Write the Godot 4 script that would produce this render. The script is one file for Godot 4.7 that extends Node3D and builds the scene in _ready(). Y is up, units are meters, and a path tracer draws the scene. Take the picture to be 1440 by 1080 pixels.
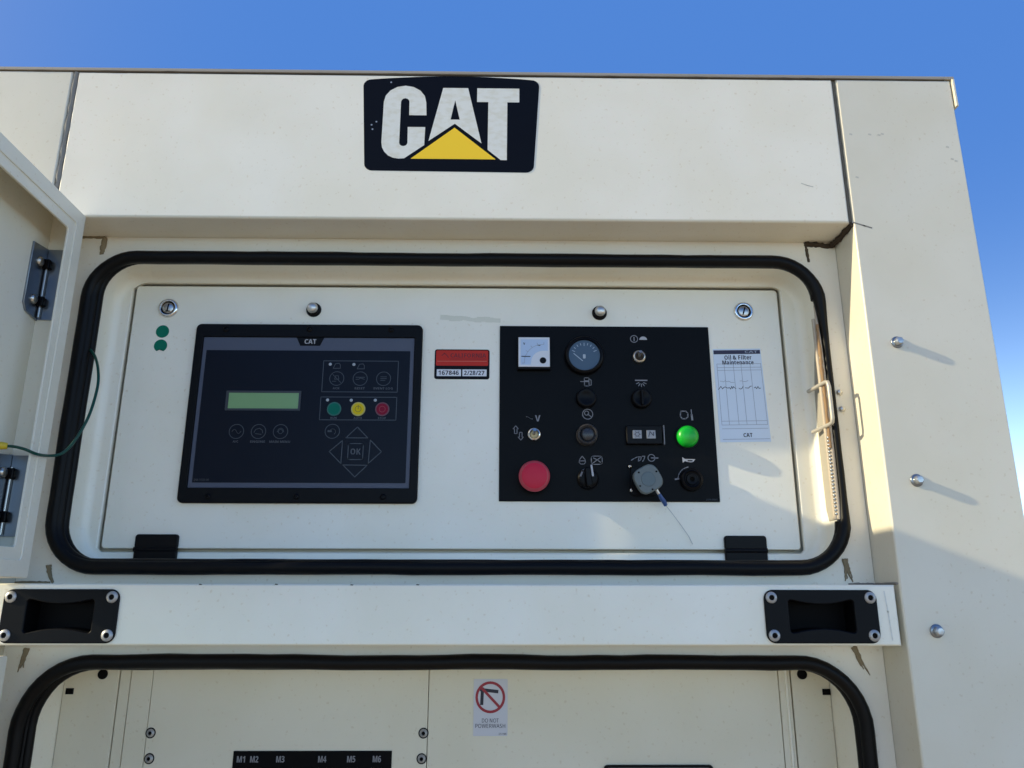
extends Node3D
# A cream generator enclosure with its access door swung open: control panel, controller, switch plate, seals, labels.
# Metres, y up; y = 0 is the height of the camera, the enclosure front is the plane z = 0 and faces +z.

const ZW := -0.062     # frame wall round the two openings
const ZD := -0.105     # control panel plane
const ZL := -0.140     # lower compartment cover panels
const FLOOR := -1.5

class MB:
	var v := PackedVector3Array()
	var n := PackedVector3Array()
	func tri(a: Vector3, b: Vector3, c: Vector3, na: Vector3, nb: Vector3, nc: Vector3) -> void:
		if (b - a).cross(c - a).length_squared() < 1e-20:
			return
		if (b - a).cross(c - a).dot(na + nb + nc) > 0.0:
			v.append_array(PackedVector3Array([a, c, b])); n.append_array(PackedVector3Array([na, nc, nb]))
		else:
			v.append_array(PackedVector3Array([a, b, c])); n.append_array(PackedVector3Array([na, nb, nc]))
	func quad(a: Vector3, b: Vector3, c: Vector3, d: Vector3, nn: Vector3) -> void:
		tri(a, b, c, nn, nn, nn); tri(a, c, d, nn, nn, nn)
	func quadn(a: Vector3, b: Vector3, c: Vector3, d: Vector3, na: Vector3, nb: Vector3, nc: Vector3, nd: Vector3) -> void:
		tri(a, b, c, na, nb, nc); tri(a, c, d, na, nc, nd)
	static func p3(p: Vector2, z: float) -> Vector3:
		return Vector3(p.x, p.y, z)
	static func ccw(poly: PackedVector2Array) -> PackedVector2Array:
		var area := 0.0
		for i in poly.size():
			area += poly[i].cross(poly[(i + 1) % poly.size()])
		var out := poly.duplicate()
		if area < 0.0:
			out.reverse()
		return out
	# outward normals of a counter-clockwise outline: [vertex, at the start of edge i], [at its end], inset points
	static func outline(poly: PackedVector2Array, inset: float) -> Array:
		var m := poly.size()
		var en := PackedVector2Array()
		for i in m:
			var d := (poly[(i + 1) % m] - poly[i]).normalized()
			en.append(Vector2(d.y, -d.x))
		var s := PackedVector2Array()
		var e := PackedVector2Array()
		var ins := PackedVector2Array()
		for i in m:
			var before := en[(i + m - 1) % m]
			var after := en[(i + 1) % m]
			s.append((before + en[i]).normalized() if before.dot(en[i]) > 0.72 else en[i])
			e.append((after + en[i]).normalized() if after.dot(en[i]) > 0.72 else en[i])
			var b := (before + en[i])
			ins.append(poly[i] - b * (inset / maxf(0.3, 1.0 + before.dot(en[i]))))
		return [s, e, ins]
	func wall(poly: PackedVector2Array, za: float, zb: float, s: PackedVector2Array, e: PackedVector2Array, way := 1.0) -> void:
		for i in poly.size():
			var j := (i + 1) % poly.size()
			var a := p3(s[i] * way, 0.0)
			var b := p3(e[i] * way, 0.0)
			quadn(p3(poly[i], za), p3(poly[j], za), p3(poly[j], zb), p3(poly[i], zb), a, b, b, a)
	func bevel(poly: PackedVector2Array, ins: PackedVector2Array, za: float, zb: float, s: PackedVector2Array, e: PackedVector2Array, way := 1.0) -> void:
		for i in poly.size():
			var j := (i + 1) % poly.size()
			var a := p3(s[i] * way, 0.25).normalized()
			var b := p3(e[i] * way, 0.25).normalized()
			var fa := p3(s[i] * way * 0.25, 1.0).normalized()
			var fb := p3(e[i] * way * 0.25, 1.0).normalized()
			quadn(p3(poly[i], za), p3(poly[j], za), p3(ins[j], zb), p3(ins[i], zb), a, b, fb, fa)
	func cap(poly: PackedVector2Array, z: float, up := 1.0) -> void:
		var t := Geometry2D.triangulate_polygon(poly)
		var nn := Vector3(0, 0, up)
		for i in range(0, t.size(), 3):
			tri(p3(poly[t[i]], z), p3(poly[t[i + 1]], z), p3(poly[t[i + 2]], z), nn, nn, nn)
	func prism(outer: PackedVector2Array, z0: float, z1: float, bev := 0.0, back := true, front := true) -> void:
		var poly := ccw(outer)
		var o := outline(poly, bev)
		wall(poly, z0, z1 - bev, o[0], o[1])
		if bev > 0.0:
			bevel(poly, o[2], z1 - bev, z1, o[0], o[1])
		if front:
			cap(o[2] if bev > 0.0 else poly, z1)
		if back:
			cap(poly, z0, -1.0)
	# a plate with one hole; both outlines with the same number of points, started at the same place
	func ring(outer: PackedVector2Array, inner: PackedVector2Array, z0: float, z1: float, bo := 0.0, bi := 0.0) -> void:
		var o := outline(outer, bo)
		var h := outline(inner, -bi)
		var po: PackedVector2Array = o[2] if bo > 0.0 else outer
		var pin: PackedVector2Array = h[2] if bi > 0.0 else inner
		for i in outer.size():
			var j := (i + 1) % outer.size()
			quad(p3(po[i], z1), p3(po[j], z1), p3(pin[j], z1), p3(pin[i], z1), Vector3(0, 0, 1))
			quad(p3(outer[i], z0), p3(outer[j], z0), p3(inner[j], z0), p3(inner[i], z0), Vector3(0, 0, -1))
		wall(outer, z0, z1 - bo, o[0], o[1])
		wall(inner, z0, z1 - bi, h[0], h[1], -1.0)
		if bo > 0.0:
			bevel(outer, po, z1 - bo, z1, o[0], o[1])
		if bi > 0.0:
			bevel(inner, pin, z1 - bi, z1, h[0], h[1], -1.0)
	func box(lo: Vector3, hi: Vector3, bev := 0.0) -> void:
		prism(PackedVector2Array([Vector2(lo.x, lo.y), Vector2(hi.x, lo.y), Vector2(hi.x, hi.y), Vector2(lo.x, hi.y)]), lo.z, hi.z, bev)
	# a box whose edges that run along z are rounded too
	func rbox(lo: Vector3, hi: Vector3, r: float, bev: float) -> void:
		prism(MB.rrect(lo.x, lo.y, hi.x, hi.y, r, 4), lo.z, hi.z, bev)
	static func rrect(x0: float, y0: float, x1: float, y1: float, r: float, seg := 6) -> PackedVector2Array:
		var out := PackedVector2Array()
		var c := [Vector2(x1 - r, y0 + r), Vector2(x1 - r, y1 - r), Vector2(x0 + r, y1 - r), Vector2(x0 + r, y0 + r)]
		for k in 4:
			for i in seg + 1:
				var a := -PI / 2 + k * PI / 2 + i * PI / 2 / seg
				out.append(c[k] + Vector2(cos(a), sin(a)) * r)
		return out
	static func disc(cx: float, cy: float, r: float, seg := 28) -> PackedVector2Array:
		var out := PackedVector2Array()
		for i in seg:
			out.append(Vector2(cx + cos(TAU * i / seg) * r, cy + sin(TAU * i / seg) * r))
		return out
	# profile: (radius, z) from the front centre outwards and back
	func lathe(cx: float, cy: float, prof: Array, seg := 28, smooth := 0.5) -> void:
		var m := prof.size()
		var fn := []
		for k in m - 1:
			var d: Vector2 = (prof[k + 1] - prof[k]).normalized()
			fn.append(Vector2(-d.y, d.x))
		for k in m - 1:
			var na: Vector2 = fn[k]
			var nb: Vector2 = fn[k]
			if k > 0 and fn[k - 1].dot(fn[k]) > smooth:
				na = (fn[k - 1] + fn[k]).normalized()
			if k < m - 2 and fn[k + 1].dot(fn[k]) > smooth:
				nb = (fn[k + 1] + fn[k]).normalized()
			for i in seg:
				var a := TAU * i / seg
				var b := TAU * (i + 1) / seg
				var ca := Vector3(cos(a), sin(a), 0)
				var cb := Vector3(cos(b), sin(b), 0)
				var o := Vector3(cx, cy, 0)
				var p: Vector2 = prof[k]
				var q: Vector2 = prof[k + 1]
				var f := func(dir: Vector3, w: Vector2) -> Vector3: return dir * w.x + Vector3(0, 0, w.y)
				quadn(o + f.call(ca, p), o + f.call(cb, p), o + f.call(cb, q), o + f.call(ca, q), f.call(ca, na), f.call(cb, na), f.call(cb, nb), f.call(ca, nb))
	func tube(path: PackedVector3Array, r: float, seg := 10, closed := false, radii := []) -> void:
		var m := path.size()
		var up := Vector3(0, 0, 1)
		var rings := []
		var norms := []
		for i in m:
			var d: Vector3
			if closed:
				d = path[(i + 1) % m] - path[(i + m - 1) % m]
			else:
				d = path[mini(i + 1, m - 1)] - path[maxi(i - 1, 0)]
			d = d.normalized()
			if absf(d.dot(up)) > 0.97:
				up = Vector3(0, 1, 0) if absf(d.y) < 0.9 else Vector3(1, 0, 0)
			var u := (up - d * d.dot(up)).normalized()
			up = u
			var w := d.cross(u)
			var rr: float = r if radii.is_empty() else radii[i]
			var pr := PackedVector3Array()
			var pn := PackedVector3Array()
			for k in seg:
				var a := TAU * k / seg
				var nn := u * cos(a) + w * sin(a)
				pr.append(path[i] + nn * rr); pn.append(nn)
			rings.append(pr); norms.append(pn)
		for i in (m if closed else m - 1):
			var j := (i + 1) % m
			for k in seg:
				var l := (k + 1) % seg
				quadn(rings[i][k], rings[i][l], rings[j][l], rings[j][k], norms[i][k], norms[i][l], norms[j][l], norms[j][k])
		if not closed:
			for e in [0, m - 1]:
				var d: Vector3 = (path[0] - path[1]).normalized() if e == 0 else (path[m - 1] - path[m - 2]).normalized()
				for k in seg:
					tri(path[e], rings[e][k], rings[e][(k + 1) % seg], d, d, d)
	# a flat ribbon of width w at height z with a little thickness
	func stroke(pts: Array, w: float, z: float, closed := false) -> void:
		var m := pts.size()
		for i in (m if closed else m - 1):
			var a: Vector2 = pts[i]
			var b: Vector2 = pts[(i + 1) % m]
			var d := (b - a).normalized() * w * 0.5
			var s := Vector2(-d.y, d.x)
			quad(p3(a - d + s, z), p3(a - d - s, z), p3(b + d - s, z), p3(b + d + s, z), Vector3(0, 0, 1))
	func circle(cx: float, cy: float, r: float, w: float, z: float, seg := 28) -> void:
		var a := MB.disc(cx, cy, r + w / 2, seg)
		var b := MB.disc(cx, cy, r - w / 2, seg)
		for i in seg:
			var j := (i + 1) % seg
			quad(p3(a[i], z), p3(a[j], z), p3(b[j], z), p3(b[i], z), Vector3(0, 0, 1))

var M := {}
var used := {}

func numbered(called: String, parent: Node) -> String:
	var key := str(parent.get_instance_id()) + called
	used[key] = used.get(key, -1) + 1
	return called if used[key] == 0 else "%s_%03d" % [called, used[key]]

func origin_of(node: Node) -> Vector3:
	return node.get_meta("origin_", Vector3.ZERO)

func thing(called: String, label: String, category: String, at: Vector3, group := "") -> Node3D:
	var o := Node3D.new()
	o.name = numbered(called, self)
	add_child(o, true)
	o.position = at
	o.set_meta("origin_", at)
	tag(o, label, category, group)
	return o

func tag(o: Node, label: String, category: String, group := "") -> void:
	o.set_meta("label", label)
	o.set_meta("category", category)
	if group:
		o.set_meta("group", group)

func part(called: String, mb: MB, mat: Material, parent: Node, label := "") -> MeshInstance3D:
	var off := origin_of(parent)
	var vv := PackedVector3Array()
	vv.resize(mb.v.size())
	for i in mb.v.size():
		vv[i] = mb.v[i] - off
	var arr := []
	arr.resize(Mesh.ARRAY_MAX)
	arr[Mesh.ARRAY_VERTEX] = vv
	arr[Mesh.ARRAY_NORMAL] = mb.n
	var am := ArrayMesh.new()
	am.add_surface_from_arrays(Mesh.PRIMITIVE_TRIANGLES, arr)
	am.surface_set_material(0, mat)
	var mi := MeshInstance3D.new()
	mi.mesh = am
	mi.name = numbered(called, parent)
	parent.add_child(mi, true)
	mi.set_meta("origin_", off)
	if label:
		mi.set_meta("label", label)
	return mi

# flat lettering: centre, height of the capitals, width to fit (0 = as it comes)
func text(called: String, words: String, at: Vector3, cap_height: float, mat: Material, parent: Node, bold := true, width := 0.0, tilt := 0.0) -> MeshInstance3D:
	var f := SystemFont.new()
	f.font_names = PackedStringArray(["Droid Sans"])
	f.font_weight = 700 if bold else 400
	var t := TextMesh.new()
	t.font = f
	t.font_size = 32
	t.pixel_size = cap_height / (32.0 * 0.714)
	t.depth = 0.0002
	t.curve_step = 4.0
	t.text = words
	t.material = mat
	var mi := MeshInstance3D.new()
	mi.mesh = t
	mi.name = numbered(called, parent)
	var b := t.get_aabb()
	var sx := width / b.size.x if width > 0.0 and b.size.x > 0.0 else 1.0
	var turn := Basis(Vector3(0, 0, 1), tilt)
	mi.transform = Transform3D(turn * Basis.from_scale(Vector3(sx, 1, 1)), at - origin_of(parent) - turn * Vector3(b.get_center().x * sx, b.get_center().y, 0))
	parent.add_child(mi, true)
	return mi

func col(r: float, g: float, b: float) -> Color:
	return Color(r, g, b).linear_to_srgb()

func mat(c: Color, rough: float, metal := 0.0, spec := 0.5) -> StandardMaterial3D:
	var m := StandardMaterial3D.new()
	m.albedo_color = c
	m.roughness = rough
	m.metallic = metal
	m.metallic_specular = spec
	return m

func noise_tex(seed_: int, freq: float, lo: float, hi: float, oct := 4, size := 512, pos_lo := 0.25, pos_hi := 0.75, tint := Color(1, 1, 1)) -> NoiseTexture2D:
	var fn := FastNoiseLite.new()
	fn.seed = seed_
	fn.noise_type = FastNoiseLite.TYPE_SIMPLEX_SMOOTH
	fn.frequency = freq
	fn.fractal_octaves = oct
	var g := Gradient.new()
	g.offsets = PackedFloat32Array([pos_lo, pos_hi])
	g.colors = PackedColorArray([Color(lo * tint.r, lo * tint.g, lo * tint.b), Color(hi, hi, hi)])
	var t := NoiseTexture2D.new()
	t.width = size
	t.height = size
	t.seamless = true
	t.noise = fn
	t.color_ramp = g
	return t

func paint(c: Color, rough: float, seed_: int) -> StandardMaterial3D:
	var m := mat(c, 1.0)
	m.albedo_texture = paint_tex
	m.uv1_triplanar = true
	m.uv1_world_triplanar = true
	m.uv1_scale = Vector3(1.3, 1.3, 1.3)
	m.uv1_offset = Vector3(0.13 * seed_, 0.37 * seed_, 0.21 * seed_)
	m.roughness = rough
	m.roughness_texture = rough_tex
	m.roughness_texture_channel = BaseMaterial3D.TEXTURE_CHANNEL_RED
	m.heightmap_enabled = false
	m.normal_enabled = true
	m.normal_texture = dent_tex
	m.normal_scale = 0.07
	m.detail_enabled = true
	m.detail_blend_mode = BaseMaterial3D.BLEND_MODE_MUL
	m.detail_albedo = speck_tex
	m.detail_uv_layer = BaseMaterial3D.DETAIL_UV_2
	m.uv2_triplanar = true
	m.uv2_world_triplanar = true
	m.uv2_scale = Vector3(1.1, 1.1, 1.1)
	return m

var paint_tex: Texture2D
var rough_tex: Texture2D
var dent_tex: Texture2D
var speck_tex: Texture2D

func materials() -> void:
	paint_tex = noise_tex(3, 0.006, 0.984, 1.0, 5, 512, 0.25, 0.75, Color(1.0, 0.995, 0.98))
	rough_tex = noise_tex(8, 0.012, 0.82, 1.0, 4)
	speck_tex = noise_tex(21, 0.11, 0.955, 1.0, 2, 1024, 0.11, 0.19, Color(1.0, 0.98, 0.95))
	var dn := FastNoiseLite.new()
	dn.seed = 5
	dn.frequency = 0.010
	dn.fractal_octaves = 3
	var dt := NoiseTexture2D.new()
	dt.width = 512
	dt.height = 512
	dt.seamless = true
	dt.as_normal_map = true
	dt.bump_strength = 2.0
	dt.noise = dn
	dent_tex = dt
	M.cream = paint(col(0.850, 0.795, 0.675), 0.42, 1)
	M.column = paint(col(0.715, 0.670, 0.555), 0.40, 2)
	M.panel = paint(col(0.91, 0.875, 0.755), 0.34, 3)
	M.door = paint(col(0.83, 0.79, 0.67), 0.42, 4)
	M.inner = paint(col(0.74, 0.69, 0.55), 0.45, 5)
	M.rubber = mat(col(0.004, 0.0036, 0.0036), 0.42, 0.0, 0.28)
	M.rubber_old = mat(col(0.012, 0.010, 0.008), 0.6, 0.0, 0.25)
	M.black = mat(col(0.003, 0.003, 0.004), 0.38, 0.0, 0.26)
	M.black_matt = mat(col(0.003, 0.003, 0.0035), 0.6, 0.0, 0.2)
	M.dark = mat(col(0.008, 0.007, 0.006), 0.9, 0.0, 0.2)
	M.bezel = mat(col(0.004, 0.0045, 0.006), 0.42, 0.0, 0.24)
	M.overlay_grey = mat(col(0.085, 0.097, 0.135), 0.4, 0.0, 0.35)
	M.overlay_navy = mat(col(0.0045, 0.007, 0.015), 0.35, 0.0, 0.26)
	M.key_line = mat(col(0.045, 0.055, 0.070), 0.4)
	M.key_text = mat(col(0.060, 0.066, 0.080), 0.4)
	M.switch_plate = mat(col(0.0034, 0.0038, 0.0048), 0.42, 0.0, 0.22)
	M.print_white = mat(col(0.42, 0.42, 0.44), 0.5)
	M.print_grey = mat(col(0.22, 0.22, 0.24), 0.5)
	M.chrome = mat(col(0.75, 0.74, 0.72), 0.16, 1.0)
	M.bolt = mat(col(0.46, 0.48, 0.50), 0.30, 0.8)
	M.clip = mat(col(0.46, 0.39, 0.30), 0.6, 0.1)
	M.film = mat(col(0.37, 0.34, 0.285), 0.7, 0.0, 0.3)  # darker than the jamb paint, to dull the sunlit jamb beneath
	M.striker = mat(col(0.50, 0.46, 0.39), 0.42, 0.3)
	M.stud = mat(col(0.62, 0.60, 0.56), 0.30, 0.75)
	M.screw_head = mat(col(0.40, 0.40, 0.40), 0.42, 0.5)
	M.bare_steel = mat(col(0.30, 0.255, 0.20), 0.5, 0.4)
	M.steel = mat(col(0.55, 0.54, 0.52), 0.32, 1.0)
	M.zinc = mat(col(0.25, 0.275, 0.31), 0.30, 0.9)
	M.brass = mat(col(0.40, 0.28, 0.14), 0.4, 0.9)
	M.decal_black = mat(col(0.004, 0.0045, 0.007), 0.36, 0.0, 0.24)
	M.decal_white = mat(col(0.72, 0.71, 0.65), 0.5)
	M.decal_white.albedo_texture = noise_tex(31, 0.02, 0.965, 1.0, 4, 512, 0.15, 0.6, Color(1, 0.99, 0.96))
	M.decal_white.uv1_triplanar = true
	M.decal_white.uv1_scale = Vector3(5, 9, 5)
	M.decal_yellow = mat(col(0.93, 0.60, 0.035), 0.45, 0.0, 0.3)
	M.sealant = mat(col(0.25, 0.195, 0.115), 0.85)
	M.sealant_dark = mat(col(0.045, 0.028, 0.014), 0.85)
	M.seam_grey = mat(col(0.13, 0.115, 0.09), 0.85)
	M.sealant_mid = mat(col(0.075, 0.055, 0.034), 0.85)
	M.roof = paint(col(0.34, 0.30, 0.25), 0.55, 7)
	M.scuff = mat(col(0.52, 0.49, 0.42), 0.6)
	M.sealant_grey = mat(col(0.22, 0.21, 0.19), 0.85)
	M.rust = mat(col(0.29, 0.175, 0.085), 0.75)
	M.sticker_white = mat(col(0.72, 0.74, 0.78), 0.5)
	M.sticker_red = mat(col(0.52, 0.036, 0.026), 0.45, 0.0, 0.25)
	M.red_dark = mat(col(0.13, 0.004, 0.006), 0.5)
	M.sign_red = mat(col(0.30, 0.010, 0.022), 0.45)
	M.ink = mat(col(0.015, 0.016, 0.03), 0.6)
	M.ink_soft = mat(col(0.27, 0.31, 0.39), 0.6)
	M.header_navy = mat(col(0.02, 0.018, 0.05), 0.5)
	M.green_dot = mat(col(0.004, 0.17, 0.105), 0.5, 0.0, 0.25)
	M.lcd = mat(col(0.20, 0.36, 0.16), 0.22)
	M.key_green = mat(col(0.004, 0.14, 0.095), 0.4, 0.0, 0.22)
	M.key_yellow = mat(col(0.66, 0.50, 0.012), 0.4, 0.0, 0.22)
	M.key_red = mat(col(0.22, 0.010, 0.032), 0.4, 0.0, 0.22)
	M.led = mat(col(0.38, 0.42, 0.46), 0.3)
	M.lamp_green = mat(col(0.004, 0.42, 0.025), 0.34)
	M.lamp_green.subsurf_scatter_enabled = true
	M.lamp_green.subsurf_scatter_strength = 0.15
	M.stop_red = mat(col(0.56, 0.018, 0.050), 0.42, 0.0, 0.35)
	M.stop_edge = mat(col(0.48, 0.05, 0.075), 0.42)
	M.gauge_face = mat(col(0.055, 0.095, 0.145), 0.3)
	M.gauge_mark = mat(col(0.40, 0.46, 0.52), 0.5)
	M.meter_white = mat(col(0.68, 0.70, 0.74), 0.35)
	M.meter_blue = mat(col(0.46, 0.58, 0.76), 0.4)
	M.cap_grey = mat(col(0.13, 0.155, 0.155), 0.5)
	M.cap_mid = mat(col(0.10, 0.135, 0.145), 0.45)
	M.wire_green = mat(col(0.004, 0.060, 0.042), 0.28, 0.0, 0.4)
	M.wire_yellow = mat(col(0.62, 0.44, 0.02), 0.4)
	M.lanyard = mat(col(0.02, 0.07, 0.22), 0.4)
	M.thread = mat(col(0.46, 0.46, 0.44), 0.5)
	M.pane_grey = mat(col(0.12, 0.13, 0.15), 0.25)
	M.ground = mat(col(0.68, 0.52, 0.32), 0.95)
	M.ground.albedo_texture = noise_tex(44, 0.02, 0.75, 1.0, 5)
	M.ground.uv1_triplanar = true
	M.ground.uv1_world_triplanar = true
	M.ground.uv1_scale = Vector3(0.4, 0.4, 0.4)

func V2(x: float, y: float) -> Vector2:
	return Vector2(x, y)

# rounded-rectangle path in the plane z
func loop_path(x0: float, y0: float, x1: float, y1: float, r: float, z: float, step := 0.03) -> PackedVector3Array:
	var pts := MB.rrect(x0, y0, x1, y1, r, 10)
	var out := PackedVector3Array()
	for i in pts.size():
		var a := pts[i]
		var b := pts[(i + 1) % pts.size()]
		var k := maxi(1, int((b - a).length() / step))
		for j in k:
			var p := a.lerp(b, float(j) / k)
			out.append(Vector3(p.x, p.y, z))
	return out

func _ready() -> void:
	# ---- camera
	var cam := Camera3D.new()
	cam.name = "camera"
	cam.fov = 53.04
	cam.near = 0.02
	cam.far = 500.0
	cam.position = Vector3(0, 0, 0.95)
	cam.rotation = Vector3(deg_to_rad(15.243), deg_to_rad(-0.798), deg_to_rad(0.09))
	add_child(cam)
	cam.current = true
	# ---- sky
	var sm := ProceduralSkyMaterial.new()
	sm.sky_top_color = col(0.0296, 0.0858, 0.243)
	sm.sky_horizon_color = col(1.00, 1.48, 1.80)
	sm.sky_curve = 0.068
	sm.ground_bottom_color = col(0.26, 0.22, 0.16)
	sm.ground_horizon_color = col(0.34, 0.31, 0.27)
	sm.sun_angle_max = 90.0
	sm.sun_curve = 0.36
	var env := Environment.new()
	env.background_mode = Environment.BG_SKY
	env.sky = Sky.new()
	env.sky.sky_material = sm
	env.tonemap_mode = Environment.TONE_MAPPER_LINEAR
	env.tonemap_exposure = 2.8
	env.sdfgi_enabled = true
	env.ssao_enabled = true
	env.ssil_enabled = true
	var we := WorldEnvironment.new()
	we.name = "world_environment"
	we.environment = env
	add_child(we)
	# ---- low sun from the left, almost along the front
	var sun := DirectionalLight3D.new()
	sun.name = "sun"
	sun.light_energy = 0.62
	sun.light_color = Color(1.0, 0.945, 0.80)
	sun.light_angular_distance = 0.5
	sun.shadow_enabled = true
	add_child(sun)
	sun.look_at_from_position(Vector3.ZERO, -Vector3(-7.2, 2.86, 1.0), Vector3.UP)

	materials()
	build_ground()
	build_enclosure()
	build_door()
	build_lower_door()
	build_seals()
	build_control_panel()
	build_controller()
	build_switch_plate()
	build_handles()
	build_lower_panels()
	build_decal()
	build_labels()
	build_wire()

func build_ground() -> void:
	var g := MB.new()
	g.quad(Vector3(-120, FLOOR, -120), Vector3(120, FLOOR, -120), Vector3(120, FLOOR, 120), Vector3(-120, FLOOR, 120), Vector3.UP)
	var o := part("ground", g, M.ground, self)
	o.set_meta("kind", "structure")
	o.set_meta("label", "dry sandy yard the generator enclosure stands on")

func opening(y0: float, y1: float, r: float, grow := 0.0) -> PackedVector2Array:
	return MB.rrect(-0.562 - grow, y0 - grow, 0.440 + grow, y1 + grow, r + grow, 8)

func build_enclosure() -> void:
	var t := thing("generator_enclosure", "large cream sheet steel generator enclosure with its access doors open", "generator", Vector3(0, FLOOR, -0.45))
	var b := MB.new()
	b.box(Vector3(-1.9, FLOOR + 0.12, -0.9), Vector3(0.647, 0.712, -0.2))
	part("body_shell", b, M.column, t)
	b = MB.new()
	b.box(Vector3(-1.88, FLOOR, -0.88), Vector3(0.63, FLOOR + 0.12, -0.03))
	part("base_skid", b, M.black_matt, t)
	b = MB.new()
	b.box(Vector3(-0.606, 0.490, -0.2), Vector3(0.4750, 0.718, 0.0), 0.0030)
	var head := part("header_panel", b, M.cream, t)
	b = MB.new()
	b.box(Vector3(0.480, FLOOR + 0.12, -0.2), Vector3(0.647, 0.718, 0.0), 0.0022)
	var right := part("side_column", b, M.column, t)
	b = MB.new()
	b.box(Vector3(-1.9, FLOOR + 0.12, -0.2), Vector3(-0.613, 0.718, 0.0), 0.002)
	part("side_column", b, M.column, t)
	# roof sheet with its folded lips
	b = MB.new()
	b.box(Vector3(-1.905, 0.7185, -0.91), Vector3(0.652, 0.7235, 0.0016), 0.0008)
	var roof := part("roof_cap", b, M.roof, t)
	b = MB.new()
	b.box(Vector3(0.6478, 0.674, -0.905), Vector3(0.6515, 0.7184, 0.003), 0.0008)
	part("roof_lip", b, M.column, roof)
	# grimy sealant under the roof edge
	b = MB.new()
	var rng := RandomNumberGenerator.new()
	rng.seed = 4
	var path := PackedVector3Array()
	var rad := []
	var x := -1.0
	while x < 0.647:
		path.append(Vector3(x, 0.7183 + rng.randf_range(-0.0003, 0.0003), -0.0008))
		rad.append(rng.randf_range(0.0010, 0.0016) if rng.randf() < 0.92 else 0.0024)
		x += 0.018
	b.tube(path, 0.002, 6, false, rad)
	part("sealant_bead", b, M.sealant_mid, roof)
	# seams beside the header
	for s in [[-0.6095, M.sealant_grey, 0.0040, -0.0030], [0.4776, M.seam_grey, 0.0024, -0.0040]]:
		b = MB.new()
		path = PackedVector3Array()
		rad = []
		for i in 24:
			var y: float = 0.492 + i * 0.0098
			path.append(Vector3(s[0] + rng.randf_range(-0.0007, 0.0007), y, s[3] - 0.001))
			rad.append(s[2] * rng.randf_range(0.75, 1.25))
		b.tube(path, 0.003, 7, false, rad)
		part("sealant_bead", b, s[1], head)
	# the two scratches and scuffs
	b = MB.new()
	b.stroke([V2(0.4140, 0.5491), V2(0.4215, 0.5462), V2(0.4292, 0.5440)], 0.0014, 0.0002)
	part("scratch", b, M.scuff, head)
	b = MB.new()
	b.stroke([V2(0.4785, 0.4905), V2(0.494, 0.4855), V2(0.503, 0.4825)], 0.0022, 0.0002)
	part("scratch", b, M.sealant_grey, right)
	for p in [V2(0.5160, 0.6270), V2(0.5290, 0.6262), V2(0.5340, 0.6280), V2(0.6280, 0.5890), V2(0.6330, 0.5860), V2(0.6240, 0.6080), V2(0.4890, 0.6270), V2(0.4900, 0.5590)]:
		b = MB.new()
		b.prism(PackedVector2Array([p, p + V2(0.0042, -0.0012), p + V2(0.0050, 0.0010), p + V2(0.0012, 0.0022)]), -0.0005, 0.00018)
		part("scuff", b, M.scuff, right)
	# zinc bolts on the right column
	for p in [V2(0.517, 0.318), V2(0.518, 0.137), V2(0.517, -0.042)]:
		b = MB.new()
		b.lathe(p.x, p.y, [V2(0.0, 0.0098), V2(0.0040, 0.0096), V2(0.0056, 0.0082), V2(0.0058, 0.0018)], 6, 0.9)
		var bolt := part("bolt", b, M.bolt, right)
		b = MB.new()
		b.lathe(p.x, p.y, [V2(0.0040, 0.0020), V2(0.0074, 0.0018), V2(0.0080, 0.0010), V2(0.0080, 0.0)], 24)
		part("washer", b, M.zinc, bolt)
	# frame wall round the upper opening
	var outer := MB.rrect(-0.6125, 0.0, 0.4795, 0.4899, 0.0005, 8)
	b = MB.new()
	b.ring(outer, opening(0.034, 0.452, 0.050), ZW - 0.003, ZW, 0.0, 0.001)
	var fw := part("frame_wall", b, M.cream, t)
	b = MB.new()
	fillet_jamb(b, ZW - 0.003)
	part("jamb", b, M.panel, fw)
	# flange round the control panel
	b = MB.new()
	b.ring(opening(0.034, 0.452, 0.050, -0.0120), MB.rrect(-0.5382, 0.0530, 0.4100, 0.4380, 0.007, 8), ZD - 0.006, ZD, 0.0, 0.0022)
	part("panel_flange", b, M.panel, fw)
	b = MB.new()
	b.box(Vector3(-0.56, 0.036, ZD - 0.022), Vector3(0.438, 0.450, ZD - 0.016))
	part("backing_sheet", b, M.inner, fw)
	# lower frame wall, open below
	outer = MB.rrect(-0.6125, -1.2, 0.4795, -0.0585, 0.0005, 8)
	b = MB.new()
	b.ring(outer, opening(-1.1, -0.083, 0.060), ZW - 0.003, ZW, 0.0, 0.001)
	var fl := part("frame_wall", b, M.cream, t)
	b = MB.new()
	jamb(b, MB.rrect(-0.5750, -1.11, 0.4405, -0.0760, 0.003, 3), ZL - 0.03, ZW - 0.003)
	part("jamb", b, M.panel, fl)
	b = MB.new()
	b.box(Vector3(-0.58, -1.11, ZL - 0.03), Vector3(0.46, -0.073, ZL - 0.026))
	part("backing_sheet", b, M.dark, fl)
	# sealant smears at the corners of the frame
	smear(fw, [Vector3(-0.612, 0.4893, ZW), Vector3(-0.59, 0.4895, ZW), Vector3(-0.566, 0.4893, ZW)], 0.0024, M.sealant)
	smear(fw, [Vector3(-0.5655, 0.489, ZW), Vector3(-0.5668, 0.478, ZW), Vector3(-0.5675, 0.463, ZW)], 0.0038, M.sealant)
	smear(fw, [Vector3(0.4365, 0.489, ZW), Vector3(0.4378, 0.478, ZW), Vector3(0.4392, 0.459, ZW)], 0.0022, M.sealant_mid)
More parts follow.
